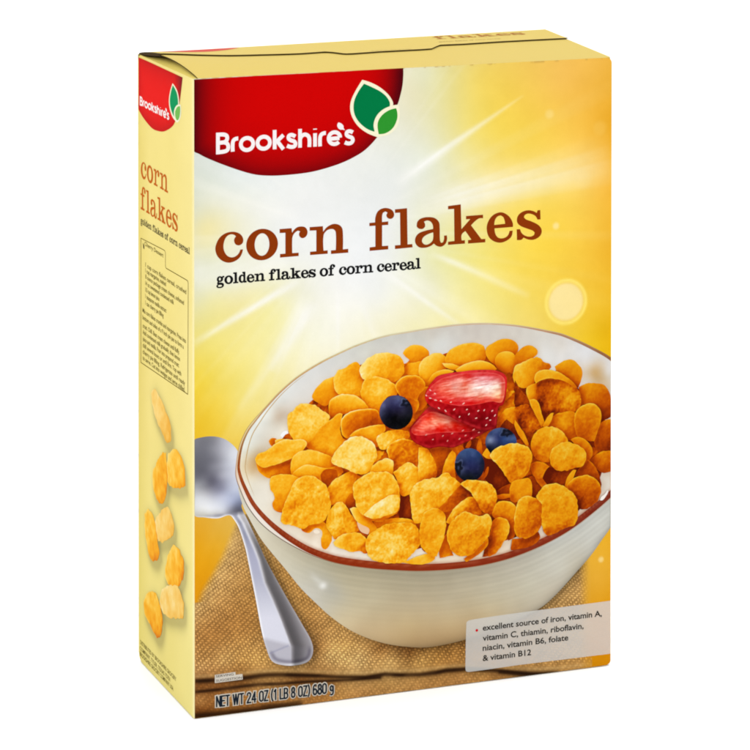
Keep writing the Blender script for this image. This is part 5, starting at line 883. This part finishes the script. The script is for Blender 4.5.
        rgb = rgb + (np.array([232, 96, 84]) - rgb) * (.55 * np.exp(-(de / .55)**2))[:, None]
        rgb = rgb + (np.array([206, 26, 26]) - rgb) * (.40 * np.exp(-((de - 1.4) / .9)**2))[:, None]
        oc = occlusion(i, X, Y)
        mesh_obj('cut_face', front(X, Y, e + .005), ff, M_INK, bowl, np.clip(rgb * (1 - .75 * oc[:, None] * np.array([.7, 1, 1])), 4, 255))
        sv, sf, sc = [], [], []
        for (sx_, sy_) in ART['seeds_' + par[1]]:
            a = rng.uniform(.1, .9); ln = rng.uniform(.55, .85)
            if par == 'sa' and sx_ < 140: a = -a
            pts = [(sx_ + math.cos(q) * ln * math.cos(a) - math.sin(q) * .3 * math.sin(a), sy_ + math.cos(q) * ln * math.sin(a) + math.sin(q) * .3 * math.cos(a)) for q in np.linspace(0, 6.283, 10, endpoint=False)]
            k = len(sv); sv += [(p[0], -e - .009, p[1]) for p in pts]; sf.append(tuple(range(k, k + 10)))
            sc += [np.array([244, 190, 176]) if par == 'sa' and sx_ < 172 else np.array([222, 140, 128])] * 10
        mesh_obj('seeds', sv, sf, M_INK, bowl, np.array(sc))

# nutrient label ---------------------------------------------------
m = bpy.data.materials.new('white_tint'); m.use_nodes = True
nt = m.node_tree; b = nt.nodes['Principled BSDF']; b.inputs['Base Color'].default_value = (*(lin((250, 249, 243)) * GAIN), 1)
b.inputs['Roughness'].default_value = .55; b.inputs['Specular IOR Level'].default_value = .025
nz = nt.nodes.new('ShaderNodeTexNoise'); nz.inputs['Scale'].default_value = 60
mr = nt.nodes.new('ShaderNodeMapRange'); mr.inputs['To Min'].default_value = .48; mr.inputs['To Max'].default_value = .54
nt.links.new(nz.outputs['Fac'], mr.inputs['Value']); nt.links.new(mr.outputs['Result'], b.inputs['Alpha'])
EL = 0.12
lab = sheet('nutrient_label', [clip_u(smooth(ART['label'], 1.0, 50), R0, UM)], m, box, EL)
tl = ART['label_lines']
txt = ['excellent source of iron, vitamin A,', 'vitamin C, thiamin, riboflavin,', 'niacin, vitamin B6, folate', '& vitamin B12']
text_block('label_lettering', [(t, a, (b[0], a[1]), 3.25) for t, (a, b) in zip(txt, tl)], ink((44, 38, 32)), lab, EL + .03, bold=0.020)
bx, by = ART['bullet']
mesh_obj('label_bullet', [(bx + .75 * math.cos(q), -EL - .03, by + .75 * math.sin(q)) for q in np.linspace(0, 6.283, 16, endpoint=False)], [tuple(range(16))], ink((204, 20, 40)), lab)

# net weight and serving note -------------------------------------
na, nb_ = ART['net']; cap = ART['net_cap']
# condensed sans drawn from strokes, cap height 1
def _arc(cx, cy, rx, ry, a0, a1, n=18): return [(cx + rx * math.cos(math.radians(a)), cy + ry * math.sin(math.radians(a))) for a in np.linspace(a0, a1, n)]
_O = [(.21, 1), (.34, .94), (.41, .80), (.41, .5), (.41, .20), (.34, .06), (.21, 0), (.08, .06), (.01, .20), (.01, .5), (.01, .80), (.08, .94), (.21, 1)]
SANS = {
 'N': ([[(0, 0), (0, 1)], [(.01, 1), (.41, 0)], [(.42, 0), (.42, 1)]], .42), 'E': ([[(0, 0), (0, 1)], [(0, 1), (.34, 1)], [(0, .52), (.31, .52)], [(0, 0), (.34, 0)]], .34),
 'T': ([[(.2, 0), (.2, 1)], [(0, 1), (.4, 1)]], .40), 'W': ([[(0, 1), (.16, 0)], [(.16, 0), (.32, 1)], [(.32, 1), (.48, 0)], [(.48, 0), (.64, 1)]], .64),
 '2': ([[(.01, .74), (.02, .88), (.10, .98), (.21, 1), (.33, .96), (.39, .84), (.38, .70), (.30, .52), (.12, .24), (0, 0)], [(0, 0), (.41, 0)]], .41),
 '4': ([[(.32, 0), (.32, 1)], [(.32, 1), (0, .27)], [(0, .27), (.43, .27)]], .43), 'O': ([_O], .42), '0': ([_O], .42),
 'Z': ([[(.02, 1), (.38, 1)], [(.38, 1), (0, 0)], [(0, 0), (.38, 0)]], .38), '(': ([[(.16, 1.12), (.05, .85), (.0, .5), (.05, .1), (.16, -.14)]], .16),
 ')': ([[(0, 1.12), (.11, .85), (.16, .5), (.11, .1), (0, -.14)]], .16), '1': ([[(.15, 0), (.15, 1)], [(.15, 1), (.0, .84)]], .24), 'L': ([[(0, 0), (0, 1)], [(0, 0), (.32, 0)]], .32),
 'B': ([[(0, 0), (0, 1)], [(0, 1), (.22, 1), (.35, .92), (.38, .77), (.34, .61), (.22, .53), (0, .53)], [(.2, .53), (.35, .45), (.40, .27), (.36, .09), (.22, 0), (0, 0)]], .40),
 '8': ([_arc(.2, .76, .17, .24, 90, 450), _arc(.2, .26, .20, .26, 90, 450)], .40), '6': ([_arc(.2, .29, .20, .29, 90, 450), [(.0, .30), (.01, .62), (.07, .88), (.21, 1), (.35, .94)]], .41),
 'g': ([_arc(.18, .44, .17, .25, 90, 450), [(.37, .70), (.37, .0), (.32, -.16), (.18, -.22), (.03, -.17)]], .37)}
def sans_strokes(text, start, end, cap):
    x = 0; L = []
    for ch in text:
        if ch == ' ': x += .30; continue
        g_, adv = SANS[ch]; L += [np.array(l) + [x, 0] for l in g_]; x += adv + .17
    x -= .17
    a = np.asarray(start, float); d = np.asarray(end, float) - a
    return [a + l[:, :1] / x * d + l[:, 1:] * cap * np.array([0, 1.0]) for l in L]
def join_ends(L, h):                       # square the corners: run open straight strokes half a width further
    out = []
    for l in L:
        if len(l) == 2:
            d = (l[1] - l[0]); d = d / np.hypot(*d); l = np.array([l[0] - d * h * .9, l[1] + d * h * .9])
        out.append(l)
    return out
NW = sans_strokes('NET WT 24 OZ (1 LB 8 OZ) 680 g', (na[0] + .4, na[1] + .4), (nb_[0] - .3, na[1] + .1), cap - .8)
V, F = stroke_mesh(join_ends(NW, .40), 0.80, front, 0.27)
mesh_obj('weight_lettering', V, F, ink((26, 36, 48)), box)
V, F = stroke_mesh(join_ends(NW, .85), 1.8, front, 0.06)
mesh_obj('weight_outline', V, F, ink((222, 214, 198)), box)
sb = sheet('serving_note', [np.array(ART['serving_box'])], ink((216, 208, 194)), box, 0.06)
(sa0, sa1), (sb0, sb1) = ART['serving']
text_block('note_lettering', [('SERVING', sa0, sa1, 1.25), ('SUGGESTION', sb0, sb1, 1.25)], ink((60, 52, 48)), sb, 0.08, bold=0.01)

# ------------------------------------------------------------------ side print
def sbadge_colour(X, Y):
    c = np.empty(X.shape + (3,)); c[:] = (236, 20, 14)
    P = smooth(ART['side_badge'], 2.0)
    d = dist_poly(P, X, Y)
    c = c + (np.array([170, 6, 10]) - c) * (0.6 * np.exp(-d / 5.0))[..., None]
    c = c + (np.array([120, 16, 26]) - c) * (0.9 * np.clip((X - 66) / 14, 0, 1) * np.clip((Y - 300) / 20, 0, 1))[..., None]
    return c
sbadge = sheet('brand_badge', [smooth(ART['side_badge'], 1.2)[::-1]], M_INK, box, 0.05, place=side, grid=1.8, colour_fn=sbadge_colour)
sheet('leaf_border', [smooth(ART['side_leaf_a_out'], .8)], CREAM, sbadge, 0.06, place=side)
sheet('large_leaf', [smooth(ART['side_leaf_a'], .8)], ink((0, 150, 88)), sbadge, 0.07, place=side)
sheet('leaf_border', [smooth(ART['side_leaf_b_out'], .8)], CREAM, sbadge, 0.08, place=side)
sheet('small_leaf', [smooth(ART['side_leaf_b'], .8)], ink((116, 186, 84)), sbadge, 0.09, place=side)
A0, A1, capB = ART['side_brand']
allp = np.concatenate([np.array(l) for l in ART['brand_strokes']])
u0, u1 = allp[:, 0].min() - 1, allp[:, 0].max() + 1
v0_ = np.array(ART['brand_strokes'][0])[:, 1].min() - 1; vcap = np.array(ART['brand_strokes'][0])[:, 1].max() + 1 - v0_
def to_side(Q):
    x = A0[0] + (Q[:, 0] - u0) / (u1 - u0) * (A1[0] - A0[0])
    y = (A0[1] + A1[1]) / 2 - .4 + (Q[:, 1] - v0_) / vcap * capB
    return np.stack([x, y], 1)
V, F = stroke_mesh(ART['brand_strokes'], 2.15, side, 0.06, T=to_side)
tk = to_side(smooth(ART['brand_tick'], .5)); v, f = fill([tk]); k = len(V)
V += list(side(v[:, 0], v[:, 1], 0.065)); F += [tuple(i + k for i in t) for t in f]
mesh_obj('brand_lettering', V, F, ink((250, 240, 236)), sbadge)

ORANGE = ink((196, 98, 14)); OLIVE = ink((112, 99, 38)); OLIVE2 = ink((128, 114, 44))
slab_text('side_title', 'corn', ART['side_corn'][0], (ART['side_corn'][1][0], ART['side_corn'][0][1]), ART['side_corn'][2], ORANGE, box, 0.05, place=side, track=.10)
slab_text('side_title', 'flakes', ART['side_flakes'][0], (ART['side_flakes'][1][0], ART['side_flakes'][0][1]), ART['side_flakes'][2], ORANGE, box, 0.05, place=side, track=.10)
p0, p1, _ = ART['side_sub']
slab_text('side_subtitle', 'golden flakes of corn cereal', p0, (p1[0], p0[1]), 2.5, ink((74, 66, 40)), box, 0.05, place=side, track=.10, space=.62, bold=0.03)
fr = np.array(ART['side_frame'], float)
fr = np.vstack([fr])
V, F = [], []
n = len(fr)
for i in range(n):
    a, b = fr[i], fr[(i + 1) % n]
    d = b - a; L = np.hypot(*d)
    if L < 1e-6: continue
    d /= L; nn = np.array([-d[1], d[0]])
    w = 0.42 if abs(d[1]) < .8 else 0.62
    q = np.array([a - d * .15 + nn * w / 2, a - d * .15 - nn * w / 2, b + d * .15 - nn * w / 2, b + d * .15 + nn * w / 2])
    k = len(V); V += list(side(q[:, 0], q[:, 1], 0.05 + 0.004 * i)); F.append((k, k + 1, k + 2, k + 3))
mesh_obj('recipe_frame', V, F, ink((112, 94, 26)), box)
rec = ['Cherry Dessert', '1 cup corn flakes cereal, crushed', '1 cup margarine, melted', '8 ounce package cream cheese, softened', '14 oz sweetened condensed milk', '1/3 cup lemon juice', '1 teaspoon vanilla extract', '1 can cherry pie filling',
       'Mix corn flakes crumbs and margarine. Press into', 'bottom and sides of a 9 inch pie pan to form a', 'crust. Chill. Beat cream cheese until fluffy.', 'Add condensed milk gradually, then lemon', 'juice and vanilla. Pour into prepared crust;', 'chill several hours or until firm. Top with', 'cherry pie filling. Refrigerate until ready', 'to serve. Cut into wedges and serve chilled.']
L = []
for i, (t, (a, b)) in enumerate(zip(rec, ART['recipe'])):
    L.append((t, a, (b[0], a[1]), 2.3 if i == 0 else 2.45))
text_block('recipe_lettering', L, OLIVE, box, 0.05, place=side, bold=0.016)
rx, ry = ART['recipe_mark']
mesh_obj('recipe_mark', list(side(np.array([rx - 1.2, rx + 1.2, rx + 1.6, rx - .6]), np.array([ry + 1.6, ry + .6, ry - 1.5, ry - 1.2]), 0.05)), [(0, 1, 2, 3)], ink((60, 50, 20)), box)
ad = ['DISTRIBUTED BY BROOKSHIRE GROCERY', 'COMPANY, TYLER, TEXAS 75701', 'BROOKSHIRE GROCERY COMPANY USA']
text_block('address_lettering', [(t, a, (b[0], a[1]), 2.3) for t, (a, b) in zip(ad, ART['address'])], OLIVE, box, 0.05, place=side, bold=0.012)
for i, (P, (b, pal)) in enumerate(ART['side_flk']):
    P = smooth(P, .7)
    P = P + np.stack([vnoise(P[:, 0], P[:, 1], 3.0, i), vnoise(P[:, 0], P[:, 1], 3.0, i + 9)], 1) * 1.6
    v, f = fill([P], .7); X, Y = v[:, 0], v[:, 1]
    lo, hi = P.min(0), P.max(0)
    px, py = (X - (lo[0] + hi[0]) / 2) / (hi[0] - lo[0]) * 2, (Y - (lo[1] + hi[1]) / 2) / (hi[1] - lo[1]) * 2
    t = b + .07 - .05 * px + .05 * py + 0.16 * vnoise(X, Y, 6, i) + .14 * vnoise(X, Y, 2.6, i + 4) + .06 * vnoise(X, Y, 1.2, i + 8)
    d = dist_poly(P, X, Y)
    t = t + .08 * np.exp(-(d / 1.0)**2) * np.clip(-px, 0, 1) - .16 * np.exp(-(d / 2.4)) * np.clip(.3 + px - .5 * py, 0, 1)
    mesh_obj('flake_picture', side(X, Y, 0.05 + .012 * i), f, M_INK, box, ramp(t, PALE_C if pal else RAMP_C * .75 + PALE_C * .25))

# ------------------------------------------------------------------ ground: white studio sweep
V = []; F = []
prof = [(-3.0, 0.0), (0.0, 0.0), (1.2, 0.0)] + [(1.2 + 0.8 * math.sin(a), 0.8 - 0.8 * math.cos(a)) for a in np.linspace(0.1, math.pi / 2, 14)] + [(2.0, 3.2)]
for (y, z) in prof:
    for x in (-3.0, 3.2): V.append((x * 1000, y * 1000, z * 1000 - 0.4))
for i in range(len(prof) - 1): F.append((2*i, 2*i + 1, 2*i + 3, 2*i + 2))
gm = bpy.data.materials.new('white_paper_sweep'); gm.use_nodes = True
nt = gm.node_tree; b = nt.nodes['Principled BSDF']
b.inputs['Roughness'].default_value = .6; b.inputs['Specular IOR Level'].default_value = .3
nz = nt.nodes.new('ShaderNodeTexNoise'); nz.inputs['Scale'].default_value = 30
rp = nt.nodes.new('ShaderNodeValToRGB'); rp.color_ramp.elements[0].color = (.90, .90, .90, 1); rp.color_ramp.elements[1].color = (.93, .93, .93, 1)
nt.links.new(nz.outputs['Fac'], rp.inputs['Fac']); nt.links.new(rp.outputs['Color'], b.inputs['Base Color'])
ground = mesh_obj('ground', V, F, gm, None, None, True)
tag(ground, 'seamless white studio ground sweeping up behind the cereal box', None, None, 'structure')

# ------------------------------------------------------------------ light
w = bpy.data.worlds.new('World'); scene.world = w; w.use_nodes = True
bgn = w.node_tree.nodes['Background']; bgn.inputs['Color'].default_value = (1, 1, 1, 1); bgn.inputs['Strength'].default_value = 1.45
def added_light(name, loc, target, size, power):  # unseen area lights, added on top of the white world
    l = bpy.data.lights.new(name, 'AREA'); l.shape = 'RECTANGLE'; l.size, l.size_y = size; l.energy = power
    o = bpy.data.objects.new(name, l); col.objects.link(o); o.location = loc
    o.rotation_euler = (Vector(target) - Vector(loc)).to_track_quat('-Z', 'Y').to_euler()
added_light('added_light_overhead', (0.1, 0.1, 2.2), (0.1, 0.1, 0), (2.6, 2.6), 15)  # added to drive the ground to clipped white
added_light('added_light_front', (0.9, -2.2, 1.3), (0.1, 0.05, 0.17), (1.2, 1.6), 15)  # added out of view for slightly uneven light on the front
added_light('added_light_side', (-2.3, -0.5, 1.2), (0.0, 0.05, 0.17), (1.2, 1.6), 18)  # added out of view to brighten the side panel

# ------------------------------------------------------------------ camera
C_ = ART['cam']
cd = bpy.data.cameras.new('camera'); cam = bpy.data.objects.new('camera', cd); col.objects.link(cam)
cam.location = C_['loc']
yaw, pit = C_['yaw'], C_['pitch']
fw = Vector((math.sin(yaw) * math.cos(pit), math.cos(yaw) * math.cos(pit), math.sin(pit)))
cam.rotation_euler = fw.to_track_quat('-Z', 'Y').to_euler()
cd.sensor_width = 36; cd.lens = C_['lens']; cd.shift_x = C_['shx']; cd.shift_y = C_['shy']
cd.clip_start = 0.05; cd.clip_end = 50
scene.camera = cam

scene.view_settings.view_transform = 'Standard'; scene.view_settings.look = 'None'
scene.view_settings.exposure = 0; scene.view_settings.gamma = 1
scene.cycles.max_bounces = 6; scene.cycles.diffuse_bounces = 3
scene.cycles.transparent_max_bounces = 12
scene.cycles.filter_width = 2.0
